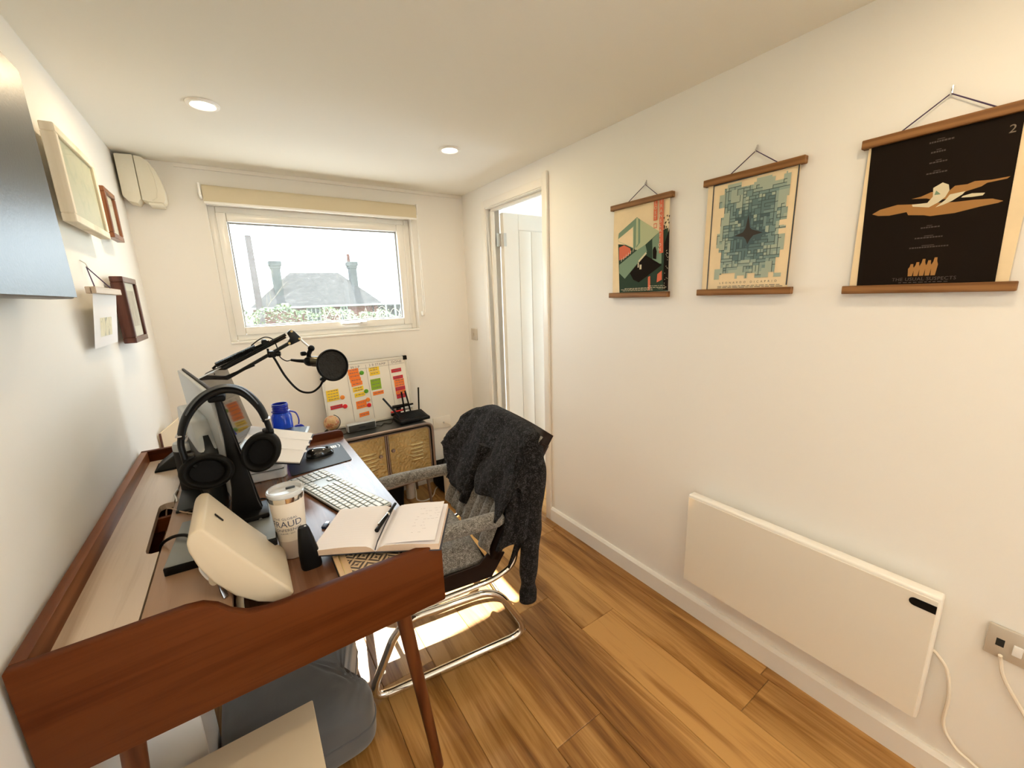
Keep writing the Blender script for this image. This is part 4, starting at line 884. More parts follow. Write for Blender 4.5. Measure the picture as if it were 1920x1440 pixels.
# raised shelf: rear flap with a cable slot, fixed front part
b = B(); P = [(.0125, ya, ZH), (.122, ya, ZH), (.122, -1.632, ZH)] + [(x, y, ZH) for x, y in ((.108, -1.632), (.099, -1.625), (.096, -1.612), (.090, -1.365), (.092, -1.350), (.102, -1.342))] + [(.122, -1.342, ZH), (.122, yb, ZH), (.0125, yb, ZH)]
b.prism([Vector(p) - Vector((0, 0, .016)) for p in P], (0, 0, .016)); b.build('rear_flap', 'flap', desk, smooth=False)
B().box(.1245, .262, ya, yb, ZH - .018, ZH, .0015, 1).build('raised_shelf', 'shelf', desk)
for y in (ya, -1.40, yb - .012): B().box(.02, .255, y, y + .012, ZS, ZH - .018).build('divider', 'desk', desk, smooth=False)
B().box(.012, .10, ya, yb, zb0, zb0 + .01).build('cable_tray', 'desk_y', desk, smooth=False)
for (x, y, dx, dy) in ((.575, -1.86, .085, .02), (.080, -1.86, -.06, -.0), (.575, -.97, .085, -.02), (.080, -.97, -.06, 0)):
    b = B(); b.tube([(x, y, ZS - .022), (x + dx * .15, y + dy * .15, .66), (x + dx, y + dy, 0)], lambda q: .026 - .012 * q, 18); b.build('leg', 'leg', desk)
B().box(.09, .60, -1.875, -1.845, zb0 - .012, zb0 + .03, .003).build('leg_rail', 'desk', desk); B().box(.09, .60, -.985, -.955, zb0 - .012, zb0 + .03, .003).build('leg_rail', 'desk', desk)

# ------------------------------------------------------------------ on the raised shelf
# monitor: seen along its back
mo = Vector((.303, -1.618, 0)); md = Vector((-.190, .982, 0)).normalized(); mb = Vector((-md.y, md.x, 0))     # along, towards the back
t = thing('monitor', 'tilted flat monitor with silver back, turned away, under the headphones', 'monitor', (.24, -1.35, ZH))
def mp(l, n, z): p = mo + md * l + mb * n; return (p.x, p.y, z)
Lm = .585
b = B(); b.prism([mp(0, -.032, .875), mp(0, .014, 1.190), mp(0, .021, 1.190), mp(0, .004, .875)], md * Lm, .0015, 1); label(b.build('panel', 'black', t), 'black glossy front and edge')
b = B(); b.prism([mp(.012, .0045, .885), mp(.012, .0215, 1.186), mp(.012, .033, 1.186), mp(.012, .026, 1.05), mp(.012, .022, .90)], md * (Lm - .012), .002, 1); label(b.build('back_cover', 'silver', t), 'silver back cover')
b = B(); P = [(.10, .86), (.10, 1.02), (.16, 1.095), (.42, 1.095), (.48, 1.02), (.48, .86)]
b.prism([mp(l, .022, z) for l, z in P], mb * .040, .014, 4); b.build('back_housing', 'dgrey', t)
b = B(); b.prism([mp(l, .024, z) for l, z in [(.106, 1.026), (.162, 1.099), (.418, 1.099), (.474, 1.026)]], mb * .042, .006, 2); label(b.build('housing_cap', 'silver', t), 'pale grey top of the housing')
b = B(); b.tube([mp(.29, .05, .93), mp(.29, .06, .90), mp(.29, .05, ZH + .004)], (lambda q: (.045, .012)), 14, flat=md); b.build('stand_neck', 'dgrey', t)
b = B(); c = mp(.29, .02, 0); b.box(.135, .255, -1.44, -1.235, ZH, ZH + .008, .003); b.build('stand_foot', 'dgrey', t)
# base slab under the near end
t = thing('grey_slab', 'square grey topped slab with black edges under the headphones end', 'dock', (.255, -1.66, ZH))
Rz = Matrix.Translation((.255, -1.66, 0)) @ Matrix.Rotation(rad(-4), 4, 'Z') @ Matrix.Translation((-.255, 1.66, 0))
b = B(); b.box(.152, .358, -1.765, -1.555, ZH, ZH + .018, .002); b.xf(Rz); b.build('body', 'black', t); b = B(); b.box(.1535, .3565, -1.7635, -1.5565, ZH + .018, ZH + .0205, .001, 1); b.xf(Rz); label(b.build('top_plate', 'grey_plate', t), 'satin grey top plate')
b = B(); b.tube(catmull([(.30, -1.60, ZH + .022), (.315, -1.63, ZH + .03), (.325, -1.66, ZH + .022)], 4), .004, 6); b.box(.262, .30, -1.60, -1.585, ZH + .02, ZH + .032, .002); b.build('clip', 'steel', t)
# a black upright on the slab
b = B(); b.prism([(.263, -1.628, ZH + .02), (.335, -1.628, ZH + .02), (.326, -1.628, .90), (.314, -1.628, 1.0), (.298, -1.628, 1.10), (.286, -1.628, 1.185), (.276, -1.628, 1.185), (.280, -1.628, 1.08), (.276, -1.628, .95)], (0, .030, 0), .004, 2)
t = thing('headphone_stand', 'slanted black upright carrying the headphones', 'stand', (.30, -1.61, ZH + .02)); b.build('upright', 'black', t); b = B(); b.box(.266, .300, -1.655, -1.60, 1.176, 1.190, .005, 3); b.build('saddle', 'black_soft', t); b = B(); b.box(.262, .345, -1.66, -1.575, ZH + .0205, ZH + .034, .004); b.build('foot', 'black', t)
# headphones
t = thing('headphones', 'black over ear headphones hung over the slanted upright', 'headphones', (.297, -1.65, .98))
hp = [(.206, -1.66, 1.060), (.205, -1.655, 1.100), (.222, -1.65, 1.150), (.255, -1.645, 1.188), (.297, -1.64, 1.203), (.335, -1.64, 1.190), (.362, -1.645, 1.150), (.373, -1.65, 1.108), (.376, -1.655, 1.085)]
cp = catmull(hp, 7); n_ = len(cp)
b = B(); b.tube(cp[8:n_ - 8], (lambda q: (.0055 + .004 * math.sin(PI * q), .017)), 14, flat=(0, 0, 1)); b.build('headband', 'black', t)
b = B(); b.tube([p + Vector((0, 0, .0075)) for p in cp[14:n_ - 14]], (lambda q: (.002, .0165)), 10, flat=(0, 0, 1)); b.build('band_trim', 'dgrey', t)
for seg in (cp[:10], cp[n_ - 10:]): b = B(); b.tube(seg, (lambda q: (.0065, .012)), 12, flat=(1, 0, 0)); b.build('band_arm', 'black', t)
for p in (cp[9], cp[n_ - 10]): b = B(); b.box(p.x - .010, p.x + .010, p.y - .014, p.y + .014, p.z - .0015, p.z + .0015, .0008, 1); b.build('slider_ring', 'steel', t)
def cup(c, rx, rz, ang, nrm, nm):
    q = Vector(nrm).to_track_quat('Z', 'Y').to_matrix().to_4x4(); T = Matrix.Translation(c) @ q @ Matrix.Rotation(ang, 4, 'Z') @ Matrix.Diagonal((rx, rz, 1, 1))
    b = B(); b.lathe([(0, -.030), (.6, -.029), (.85, -.022), (.98, -.008), (1.0, .002), (.93, .006), (0, .006)], (0, 0, 0), 36); b.xf(T); s = b.build('ear_cup', 'black', t)
    b = B(); pr = [(.62 + .19 * (1 - math.cos(a)) , .006 + .020 * math.sin(a)) for a in [PI * i / 10 for i in range(11)]]
    b.lathe([(.60, .002)] + pr + [(1.0, .002)], (0, 0, 0), 36); b.xf(T); b.build('ear_pad', 'pad', t)
    b = B(); b.lathe([(0, .0065), (.64, .0065)], (0, 0, 0), 30); b.xf(T); b.build('driver_cloth', 'black_soft', t)
cup((.240, -1.652, 1.018), .053, .041, rad(-12), (.10, -1, .22), 'l'); cup((.352, -1.655, 1.040), .041, .051, rad(-28), (-.18, -1, .12), 'r')
b = B(); b.box(.200, .224, -1.662, -1.638, 1.046, 1.066, .004); b.tube([(.207, -1.65, 1.06), (.212, -1.65, 1.045), (.222, -1.65, 1.035)], .009, 10); b.build('yoke', 'black', t)
b = B(); b.box(.360, .384, -1.662, -1.640, 1.078, 1.094, .004); b.tube([(.375, -1.652, 1.085), (.370, -1.65, 1.075), (.362, -1.65, 1.068)], .009, 10); b.build('yoke', 'black', t)
# cylinder speaker
t = thing('smart_speaker', 'black fabric cylinder speaker with a pale grey top behind the headphones', 'speaker', (.166, -1.27, ZH))
B().lathe([(0, 0), (.030, 0), (.032, .004), (.032, .130), (.0, .130)], (.166, -1.27, ZH), 32).build('body', mat('black_speaker_cloth', (.013, .013, .014), .9, bmp=.4, bscale=700), t)
label(B().lathe([(.032, .130), (.0325, .142), (.029, .152), (.020, .156), (0, .156)], (.166, -1.27, ZH), 32).build('top_cap', 'silver', t), 'pale grey top')
cb = B()
for k in range(4): cb.tube(catmull([(.155 + .008 * k, -1.29, 1.003), (.172 + .009 * k, -1.31, 1.035 - .004 * k), (.192 + .008 * k, -1.335, 1.02 - .01 * k), (.205 + .006 * k, -1.35, .975), (.21, -1.36, .92)], 6), .003, 6)
o = cb.build('cable', 'white_pl'); tag(o, 'white cables bunched between the cylinder speaker and monitor', 'cable'); o['kind'] = 'stuff'
# dark wedge device at the far end
t = thing('wedge_device', 'small black wedge shaped device at the far left desk corner', 'gadget', (.09, -.985, ZH))
b = B(); b.prism([(.045, -1.04, ZH), (.135, -1.04, ZH), (.135, -1.04, ZH + .062), (.118, -1.04, ZH + .062), (.050, -1.04, ZH + .012)], (0, .085, 0), .006, 3); b.build('body', 'dgrey', t); b = B(); b.box(.043, .137, -1.043, -.952, ZH, ZH + .006, .002); b.build('foot', 'black_soft', t)
# grey chamfered tan card behind the desk corner, leaning on the wall
t = thing('leaning_card', 'cream card with a dark edge leaning on the wall behind the desk corner', 'card', (.02, -.40, .55)); b = B(); b.prism([(-.008, -.50, .55), (.05, -.28, .55), (.05, -.28, .868), (-.008, -.50, .848)], (.006, -.002, 0)); b.build('sheet', 'cream_box', t, smooth=False); b = B(); b.prism([(-.009, -.503, .55), (-.003, -.505, .55), (-.003, -.505, .849), (-.009, -.503, .849)], (.002, .006, 0)); b.build('edge', 'frame_dark', t, smooth=False)
# cables across the shelf
def cable(pts, r, m, lab):
    b = B(); b.tube(catmull(pts, 8), r, 7); o = b.build('cable', m); tag(o, lab, 'cable'); return o
cable([(.115, -1.58, .80), (.120, -1.60, .835), (.128, -1.61, .853), (.150, -1.625, .868), (.175, -1.65, .876), (.20, -1.68, .873), (.235, -1.69, .872)], .0038, 'black', 'thick black cable rising from the desk cable slot')
cable([(.100, -1.37, .79), (.108, -1.38, .838), (.120, -1.40, .850), (.145, -1.44, .851), (.17, -1.47, .850), (.20, -1.50, .849)], .0018, 'tan', 'thin tan wire leading out of the cable slot')
cable([(.124, -1.26, .849), (.120, -1.30, .85), (.126, -1.33, .852), (.128, -1.345, .845), (.118, -1.36, .80)], .0028, 'white_pl', 'white cable beside the cylinder speaker going into the slot')
cable([(.16, -1.46, .849), (.20, -1.45, .85), (.245, -1.42, .85), (.252, -1.36, .849), (.235, -1.31, .849)], .0028, 'black', 'upper black cable curving over the raised shelf')
cable([(.17, -1.54, .849), (.205, -1.52, .85), (.25, -1.50, .85), (.256, -1.45, .849)], .0032, 'black', 'lower black cable curving over the raised shelf')
cable([(.18, -1.50, .848), (.205, -1.495, .849), (.232, -1.47, .849), (.24, -1.42, .848)], .0014, 'dgrey', 'thin dark wire between two black cables on the shelf')
cable([(.30, -1.43, .794), (.33, -1.41, .795), (.345, -1.385, .795), (.33, -1.365, .795), (.29, -1.37, .795)], .0026, 'black', 'black cable loop on the desk surface behind the tumbler')

# cream tilted panel on a wire stand
t = thing('tilted_slab_lamp', 'cream rounded slab propped up at the near end of the desk', 'desk lamp', (.30, -1.84, ZS))
prof = [(.216, .985), (.222, .999), (.232, 1.006), (.243, 1.004), (.300, .912), (.361, .822), (.364, .812), (.352, .803), (.325, .808), (.300, .822), (.268, .852), (.240, .895), (.224, .935), (.216, .968)]
b = B(); b.prism([(x, -1.925, z) for x, z in prof], (0, .175, 0), .0045, 3); b.build('casing', 'cream_pl', t, angle=60)
b = B(); b.prism([(.2545, -1.838, .9875), (.2655, -1.838, .9695), (.2655, -1.833, .9695), (.2545, -1.833, .9875)], (.0012, 0, .0008)); b.build('port', 'black', t, smooth=False)
b = B(); b.cone((.238, -1.90, .885), (.252, -1.885, .880), .010, .010, 16); b.cone((.249, -1.905, .882), (.262, -1.905, .875), .004, .004, 10); b.build('hinge_knob', 'cream_pl', t)
b = B(); b.tube([(.248, -1.90, .882), (.249, -1.903, .862), (.252, -1.905, ZH + .001)], (lambda q: (.006, .0025)), 10); label(b.build('stand_leg', 'steel', t), 'flat metal stand leg')
b = B(); b.tube(catmull([(.285, -1.87, .845), (.278, -1.885, .838), (.272, -1.90, .825), (.270, -1.905, .795)], 5), (lambda q: (.012, .004)), 12); b.build('stand_leg', 'cream_pl', t)
cable([(.232, -1.86, .93), (.226, -1.868, .915), (.220, -1.872, .902), (.226, -1.877, .885), (.234, -1.89, .880)], .0028, 'white_pl', 'short white cable plugged into the cream slab')

# ------------------------------------------------------------------ on the writing surface
# tumbler
tx, ty = .384, -1.735
t = thing('travel_tumbler', 'white printed travel tumbler with a clear lid', 'tumbler', (tx, ty, ZS))
def tr(z): return .0285 + (.0385 - .0285) * min(1, z / .165)
B().lathe([(0, 0), (.026, 0), (.0285, .003), (tr(.050), .050)], (tx, ty, ZS), 40).build('lower_band', 'tumbler_low', t)
B().lathe([(tr(.050), .050), (tr(.150), .150), (0.02, .150)], (tx, ty, ZS), 40).build('body', 'tumbler', t)
label(B().lathe([(tr(.150) + .0002, .149), (.0385, .162), (.036, .163), (.034, .150)], (tx, ty, ZS), 40).build('steel_rim', 'chrome', t), 'bright steel rim')
B().lathe([(0, .164), (.030, .164), (.033, .166), (.035, .173), (.038, .174), (.0405, .171), (.0405, .166), (.0385, .161), (.030, .160), (0, .160)], (tx, ty, ZS), 40).build('lid', 'clear', t)
b = B(); b.lathe([(0, .1615), (.033, .1615)], (tx, ty, ZS), 30); b.build('drink_surface', 'white_pl', t)
b = B(); b.box(tx + .002, tx + .022, ty + .010, ty + .020, ZS + .1645, ZS + .167, .001); b.build('sip_hole', 'dgrey', t)
cam_dir = math.atan2(-2.78 - ty, .347 - tx)
def wrap(zc, off=0.0):
    def f(px, py):
        z = zc + py; r = tr(z) + .0004; a = cam_dir - rad(17) + off + px / r; return (tx + r * math.cos(a), ty + r * math.sin(a), ZS + z)
    return f
b = B(); add_text(b, 'THE GLOBAL', .0085, wrap(.1105), 1.1); add_text(b, 'FRAUD', .0225, wrap(.096), 1.0); add_text(b, 'CONFERENCE', .0105, wrap(.0805), 1.0); add_text(b, 'EUROPE / 2019', .005, wrap(.0715), 1.0)
b.build('printed_lettering', 'print', t, smooth=False)
# black flat bottle-shaped holder
t = thing('black_dispenser', 'small black tapered plastic piece standing before the tumbler', 'holder', (.412, -1.80, ZS))
b = B(); secs = [(.0, .021, .016), (.006, .0225, .017), (.04, .021, .016), (.075, .016, .013), (.098, .012, .010), (.104, .0095, .008)]
b.grid(lambda u, v: (lambda s: (.410 - .006 * (s[0] / .1) + s[1] * math.copysign(abs(math.cos(2 * PI * u)) ** .6, math.cos(2 * PI * u)), -1.815 + s[2] * math.copysign(abs(math.sin(2 * PI * u)) ** .6, math.sin(2 * PI * u)), ZS + s[0]))(secs[min(5, int(round(v * 5)))]), 29, 6); bmesh.ops.remove_doubles(b.bm, verts=b.bm.verts, dist=1e-5)
bmesh.ops.holes_fill(b.bm, edges=b.bm.edges); b.build('body', 'black', t); b = B(); b.lathe([(0, .0012), (.0022, .001), (.0025, 0)], (.408, -1.816, ZS + .104), 10); b.build('top_button', 'steel', t)
# usb stick
t = thing('usb_stick', 'tiny dark blue usb stick on the desk left of the notebook', 'usb stick', (.467, -1.65, ZS)); R_ = Matrix.Translation((.467, -1.655, 0)) @ Matrix.Rotation(rad(58), 4, 'Z') @ Matrix.Translation((-.467, 1.655, 0))
b = B(); b.box(.455, .474, -1.662, -1.648, ZS, ZS + .0075, .002); b.xf(R_); b.build('body', mat('usb_blue', (.03, .06, .14), .35), t); b = B(); b.box(.474, .486, -1.660, -1.650, ZS + .0015, ZS + .006, .0005, 1); b.xf(R_); b.build('plug', 'steel', t)
# patterned notebook, lower
t = thing('patterned_notebook', 'tan notebook with a woven dark pattern, under the open notebook', 'notebook', (.56, -1.88, ZS))
Rn = Matrix.Translation((.452, -1.945, 0)) @ Matrix.Rotation(rad(0), 4, 'Z') @ Matrix.Translation((-.452, 1.945, 0))
b = B(); b.box(.452, .660, -1.943, -1.815, ZS, ZS + .003, .001, 1); b.xf(Rn); b.build('back_cover', 'cover', t); b = B(); b.box(.456, .657, -1.941, -1.818, ZS + .003, ZS + .016); b.xf(Rn); b.build('page_block', 'edges', t, smooth=False)
b = B(); b.box(.452, .660, -1.943, -1.815, ZS + .016, ZS + .019, .001, 1); b.xf(Rn); b.build('front_cover', 'tan_cover', t)
b = B(); b.box(.478, .652, -1.936, -1.822, ZS + .019, ZS + .0198); b.xf(Rn); b.build('woven_panel', 'weave', t, smooth=False)
b = B(); b.box(.463, .4655, -1.935, -1.83, ZS + .019, ZS + .0202); b.box(.463, .50, -1.936, -1.9335, ZS + .019, ZS + .0202); b.ball((.472, -1.934, ZS + .022), .0035); b.build('clasp', 'brass', t)
# open notebook
t = thing('open_notebook', 'open lined notebook with handwriting lying over the desk edge', 'notebook', (.58, -1.83, ZS + .02))
sp0, sp1 = Vector((.537, -1.898, .832)), Vector((.632, -1.745, .832))
ax = (sp1 - sp0).normalized(); Hn = .186; lf = Vector((-ax.y, ax.x, 0)); rt = -lf; Z = Vector((0, 0, 1))
Wn = .148
def pg(side, w, h, lift): d = lf if side < 0 else rt; return sp0 + ax * (h * Hn) + d * w + Z * lift
for side, zt in ((-1, -.003), (1, -.003)):
    b = B(); b.prism([pg(side, 0, -.01, -.012), pg(side, Wn + .004, -.01, -.012 + zt), pg(side, Wn + .004, 1.01, -.012 + zt), pg(side, 0, 1.01, -.012)], (0, 0, -.0028), .001, 1); b.build('cover', 'cover', t)
def block(side, th0, th1, m, edge, y0=.0, y1=1.0, w1=1.0):
    b = B(); n = 14
    def cz(w): q = w; return -.0118 + (th0 * (1 - q) + th1 * q) * (min(1, q * 7) ** .5) + .003 * math.sin(PI * min(1, q * 1.2))
    for j, (h0, h1) in enumerate([(y0, y1)]):
        top = [[b.bm.verts.new(pg(side, Wn * w1 * i / n, h, cz(i / n))) for i in range(n + 1)] for h in (h0, h1)]
        bot = [[b.bm.verts.new(pg(side, Wn * w1 * i / n, h, -.0118 - .003 * i / n)) for i in range(n + 1)] for h in (h0, h1)]
        b.mi = 0
        for i in range(n): b.face((top[0][i], top[0][i + 1], top[1][i + 1], top[1][i]))
        b.mi = 1
        for i in range(n):
            for k in (0, 1): b.face((top[k][i], top[k][i + 1], bot[k][i + 1], bot[k][i]))
        b.face((top[0][n], top[1][n], bot[1][n], bot[0][n]))
    return b.build('page_block', [m, edge], t, angle=50), cz
_, czl = block(-1, .013, .011, 'paper_pink', 'edges'); _, czr = block(1, .013, .012, 'paper_pink', 'edges')
b = B(); n = 12      # the lifted top sheet on the right
b.grid(lambda u, v: pg(1, .003 + (Wn - .012) * u, .02 + .975 * v, czr(u * .93) + .0008 + .012 * u ** 1.5 * (.35 + .65 * (1 - abs(v - .5)))), n, 6); b.build('lifted_page', 'paper_pink', t)
b = B(); wr = random.Random(12)
for r in range(9):
    h = .80 - .075 * r; x = .055 + wr.uniform(0, .03)
    while x < Wn - .018:
        w = wr.uniform(.003, .010)
        if wr.random() < .42:
            zz = lambda xx: czr(min(1, xx / (Wn - .012)) * .93) + .0012 + .012 * (xx / (Wn - .012)) ** 1.5 * (.35 + .65 * (1 - abs(h - .5)))
            b.poly([pg(1, x, h, zz(x)), pg(1, x + w, h, zz(x + w)), pg(1, x + w, h + .006, zz(x + w)), pg(1, x, h + .004, zz(x))])
        x += w + .003
b.build('handwriting', mat('faint_ink', (.42, .38, .42), .9), t, smooth=False)
b = B(); 
for r in range(16):
    h = .06 + .056 * r
    for k in range(6): xa, xb = .02 + .02 * k, .02 + .02 * (k + 1); b.poly([pg(-1, xa, h, czl(xa / Wn) + .0004), pg(-1, xb, h, czl(xb / Wn) + .0004), pg(-1, xb, h + .003, czl(xb / Wn) + .0004), pg(-1, xa, h + .003, czl(xa / Wn) + .0004)])
b.build('ruling', mat('faint_ruling', (.76, .71, .71), .9), t, smooth=False)
b = B(); b.tube([pg(1, .0, -.012, -.006), pg(1, .0005, .10, .0015), pg(1, .0, .5, .003), pg(1, 0, 1.0, .002)], (lambda q: (.0035, .0006)), 8, flat=(0, 0, 1)); b.build('ribbon', 'cover', t)
# pen
t = thing('ballpoint_pen', 'black ballpoint pen lying in the gutter of the open notebook', 'pen', (.58, -1.83, .835))
pa, pb = pg(-1, .010, .34, .0085), pg(-1, -.004, .98, .010)
b = B(); b.tube([pa, pa + (pb - pa) * .5, pb], (lambda q: .0048 - .001 * q), 14); b.build('barrel', 'black', t); b = B(); b.tube([pa + (pa - pb).normalized() * .008, pa], .0055, 14); b.build('end_cap', 'black', t)
b = B(); q1 = pa + (pb - pa) * .10 + Z * .006 + lf * .004; q2 = pa + (pb - pa) * .45 + Z * .006; b.tube([q1, q2], (lambda q: (.0025, .001)), 8); b.tube([q1 - Z * .004, q1], .0018, 6); b.build('clip', 'chrome', t)
b = B(); b.tube([pa + (pb - pa) * .5 + Z * .0008, pa + (pb - pa) * .56 + Z * .0008], .0049, 14); b.build('ring', 'chrome', t)
# keyboard
t = thing('keyboard', 'slim pale keyboard with white keys lying askew on the desk', 'keyboard', (.53, -1.45, ZS))
kF = Vector((.528, -1.247, ZS)); kd = Vector((math.sin(rad(17)), -math.cos(rad(17)), 0)); ke = Vector((-kd.y * -1, kd.x * -1, 0)); ke = Vector((-math.cos(rad(17)), -math.sin(rad(17)), 0))
kw, kl = .120, .425
def kp(e, d, z): return kF + ke * e + kd * d + Z * z
b = B(); b.prism([kp(0, 0, .002), kp(kw, 0, .004), kp(kw, kl, .004), kp(0, kl, .002)], (0, 0, .0075), .002, 2); b.build('body', 'kb', t)
b = B(); b.prism([kp(kw - .018, .004, 0), kp(kw, .004, 0), kp(kw, kl - .004, 0), kp(kw - .018, kl - .004, 0)], (0, 0, .010), .002, 1); b.prism([kp(.0, .004, 0), kp(.018, .004, 0), kp(.018, kl - .004, 0), kp(.0, kl - .004, 0)], (0, 0, .004)); b.build('rear_foot', 'black', t)
gm = mat('key_gap_slate', (.10, .16, .19), .6)
for (ea, eb, da, db) in [(.0045, .115, .0085, .0095 + 4 * .0188), (.0045, .115, .0085 + .0195 * 0 + 7 * .0188 + .0085, kl - .0055), (.078, .115, .0125 + 4 * .0188, .0135 + 7 * .0188), (.0045, .0225, .0125 + 4 * .0188, .0135 + 7 * .0188), (.0225, .041, .0125 + 5 * .0188, .0135 + 6 * .0188)]:
    b = B(); b.prism([kp(ea, da, .0096 + .002 * ea / kw), kp(eb, da, .0096 + .002 * eb / kw), kp(eb, db, .0096 + .002 * eb / kw), kp(ea, db, .0096 + .002 * ea / kw)], (0, 0, .0004)); b.build('key_gaps', gm, t, smooth=False)
def key_mesh(w):
    b = B(); b.box(-.0076, .0076, -w / 2, w / 2, 0, .0024, .0010, 1); bmesh.ops.recalc_face_normals(b.bm, faces=b.bm.faces)
    me = bpy.data.meshes.new('key'); b.bm.to_mesh(me); b.bm.free(); me.materials.append(M['keys']); return me
KM = {}
def key(e, d0, w):
    k = round(w, 4)
    if k not in KM: KM[k] = key_mesh(w - .0036)
    o = bpy.data.objects.new('key', KM[k]); p = kp(e, d0 + w / 2, .0101 + .002 * e / kw); o.parent = t; o.location = p - t.location
    o.rotation_euler = Matrix((( -ke.x, -kd.x * -1, 0), (-ke.y, -kd.y * -1, 0), (0, 0, 1))).to_euler(); COL.objects.link(o)
u_ = .0188
rows = [(.0135, [1.25, 1.25, 1.25, 5.5, 1.25, 1.25, 1.25, 1.0]), (.032, [2.0] + [1] * 10 + [2.0]), (.0505, [1.75] + [1] * 11 + [1.25]), (.069, [1.5] + [1] * 12 + [.5]), (.0875, [1] * 13 + [1]), (.106, [1.0] * 14)]
for e, ws in rows:     # the far end (numeric block) first, then the main field
    d = .009
    for i in range(4): key(e, d, u_); d += u_
    d += .004
    for i in range(3):
        if e in (.0135, .0875, .106) or (e == .032 and i == 1): key(e, d, u_)
        d += u_
    d += .004; mx = sum(ws)
    for w in reversed(ws): key(e, d, w * (kl - .006 - .009 - 7 * u_ - .008) / mx); d += w * (kl - .006 - .009 - 7 * u_ - .008) / mx
# mouse mat and mouse
t = thing('mouse_mat', 'black rectangular mouse mat with a small white logo', 'mouse mat', (.535, -1.09, ZS))
b = B(); b.prism(fillet([(.428, -1.232, ZS), (.640, -1.208, ZS), (.642, -.968, ZS), (.430, -.985, ZS)], .012, 4, True), (0, 0, .0035), .0008, 1); b.build('pad', 'mat', t)
b = B()
for k in range(3): b.prism([(.598 + .008 * k, -1.030, ZS + .0036), (.6045 + .008 * k, -1.030, ZS + .0036), (.6045 + .008 * k, -.998, ZS + .0036), (.598 + .008 * k, -.998, ZS + .0036)], (0, 0, .0002))
b.tube([(.6265 + .006 * math.sin(PI * i / 10), -1.036 + .048 * i / 10, ZS + .0038) for i in range(11)], (lambda q: (.0022 * math.sin(PI * (.1 + .8 * q)), .0002)), 6, flat=(1, 0, 0)); b.build('logo', 'white_pl', t, smooth=False)
t = thing('computer_mouse', 'glossy black computer mouse on the mouse mat', 'mouse', (.545, -1.085, ZS + .0035)); mc = Vector((.546, -1.082, ZS + .0036)); ma = rad(8)
def mouse_top(u, v):
    th = 2 * PI * u; ph = v * PI / 2; sx, sy = .052, .029; r = math.sin(ph); x = sx * r * math.cos(th); y = sy * r * math.sin(th); z = .030 * math.cos(ph) ** .7 * (1 - .28 * (x / sx)) if ph < PI / 2 - 1e-6 else 0
    return mc + Vector((x * math.cos(ma) - y * math.sin(ma), x * math.sin(ma) + y * math.cos(ma), z + .004))
b = B(); b.grid(mouse_top, 33, 9); bmesh.ops.remove_doubles(b.bm, verts=b.bm.verts, dist=1e-6); b.build('shell', mat('gloss_black', (.012, .013, .014), .14, coat=.5), t, angle=60)
b = B(); b.prism([mc + Vector((.050 * math.cos(a), .028 * math.sin(a), 0)) for a in [2 * PI * i / 24 for i in range(24)]], (0, 0, .005)); b.build('base', 'black', t); b = B(); b.cone(mc + Vector((.028, -.003, .027)), mc + Vector((.028, .004, .027)), .0055, .0055, 12); b.build('scroll_wheel', 'dgrey', t)
# stack: white slab, laptop on it, open pad on the laptop
t = thing('white_dock', 'white rounded box under the laptop', 'dock', (.34, -1.06, ZS)); b = B(); b.prism(fillet([(.275, -1.205, ZS), (.418, -1.218, ZS), (.440, -.93, ZS), (.275, -.92, ZS)], .02, 5, True), (0, 0, .030), .005, 3); b.build('lower_shell', 'white_pl', t)
b = B(); b.prism(fillet([(.275, -1.200, ZS + .0315), (.414, -1.212, ZS + .0315), (.436, -.935, ZS + .0315), (.275, -.925, ZS + .0315)], .02, 5, True), (0, 0, .018), .005, 3); b.build('upper_shell', 'white_pl', t); b = B(); b.prism([(.279, -1.196, ZS + .029), (.410, -1.208, ZS + .029), (.432, -.939, ZS + .029), (.279, -.93, ZS + .029)], (0, 0, .003)); b.build('seam', 'black_soft', t, smooth=False)
t = thing('laptop', 'open laptop with a dark reflective screen facing the chair', 'laptop', (.36, -1.08, ZS + .05))
ln, lfv = Vector((.268, -1.205, .900)), Vector((.070, .280, 0)).normalized(); lx = Vector((lfv.y, -lfv.x, 0))
def lp(l, n, z): return ln + lfv * l + lx * n + Z * z
b = B(); b.prism([lp(0, 0, 0), lp(0, .205, -.018), lp(.288, .205, -.018), lp(.288, 0, 0)], (0, 0, .009), .003, 2); b.build('base', 'silver', t)
b = B(); b.prism([lp(.012, .018, .0078), lp(.012, .195, -.0075), lp(.276, .195, -.0075), lp(.276, .018, .0078)], (0, 0, .0014)); b.build('keyboard_deck', 'dgrey', t, smooth=False)
b = B(); b.prism([lp(.02, .03, -.002), lp(.02, .06, -.046), lp(.03, .06, -.046), lp(.03, .03, -.002)], (0, 0, -.004)); b.prism([lp(.25, .03, -.002), lp(.25, .14, -.046), lp(.26, .14, -.046), lp(.26, .03, -.002)], (0, 0, -.004)); b.build('riser', 'silver', t, smooth=False)
b = B(); b.prism([lp(0, .002, .010), lp(.288, .002, .010), lp(.288, -.050, .270), lp(0, -.050, .270)], lx * -.006, .002, 2); b.build('lid', 'silver', t)
b = B(); b.prism([lp(.002, .0032, .012), lp(.286, .0032, .012), lp(.286, -.0484, .268), lp(.002, -.0484, .268)], lx * -.0012, .0005, 1); label(b.build('screen', 'screen', t), 'dark glossy screen')
b = B(); b.lathe([(0, .0008), (.0028, .0006), (.0028, 0)], lp(.144, -.0462, .260), 12, lx); b.build('webcam', 'black', t)
t = thing('paper_pad', 'open white paper pad with a black cover lying on the laptop', 'notepad', (.40, -1.15, .89))
pA, pB, pC, pD = Vector((.312, -.905, .925)), Vector((.516, -1.215, .930)), Vector((.449, -1.365, .885)), Vector((.285, -1.215, .888))
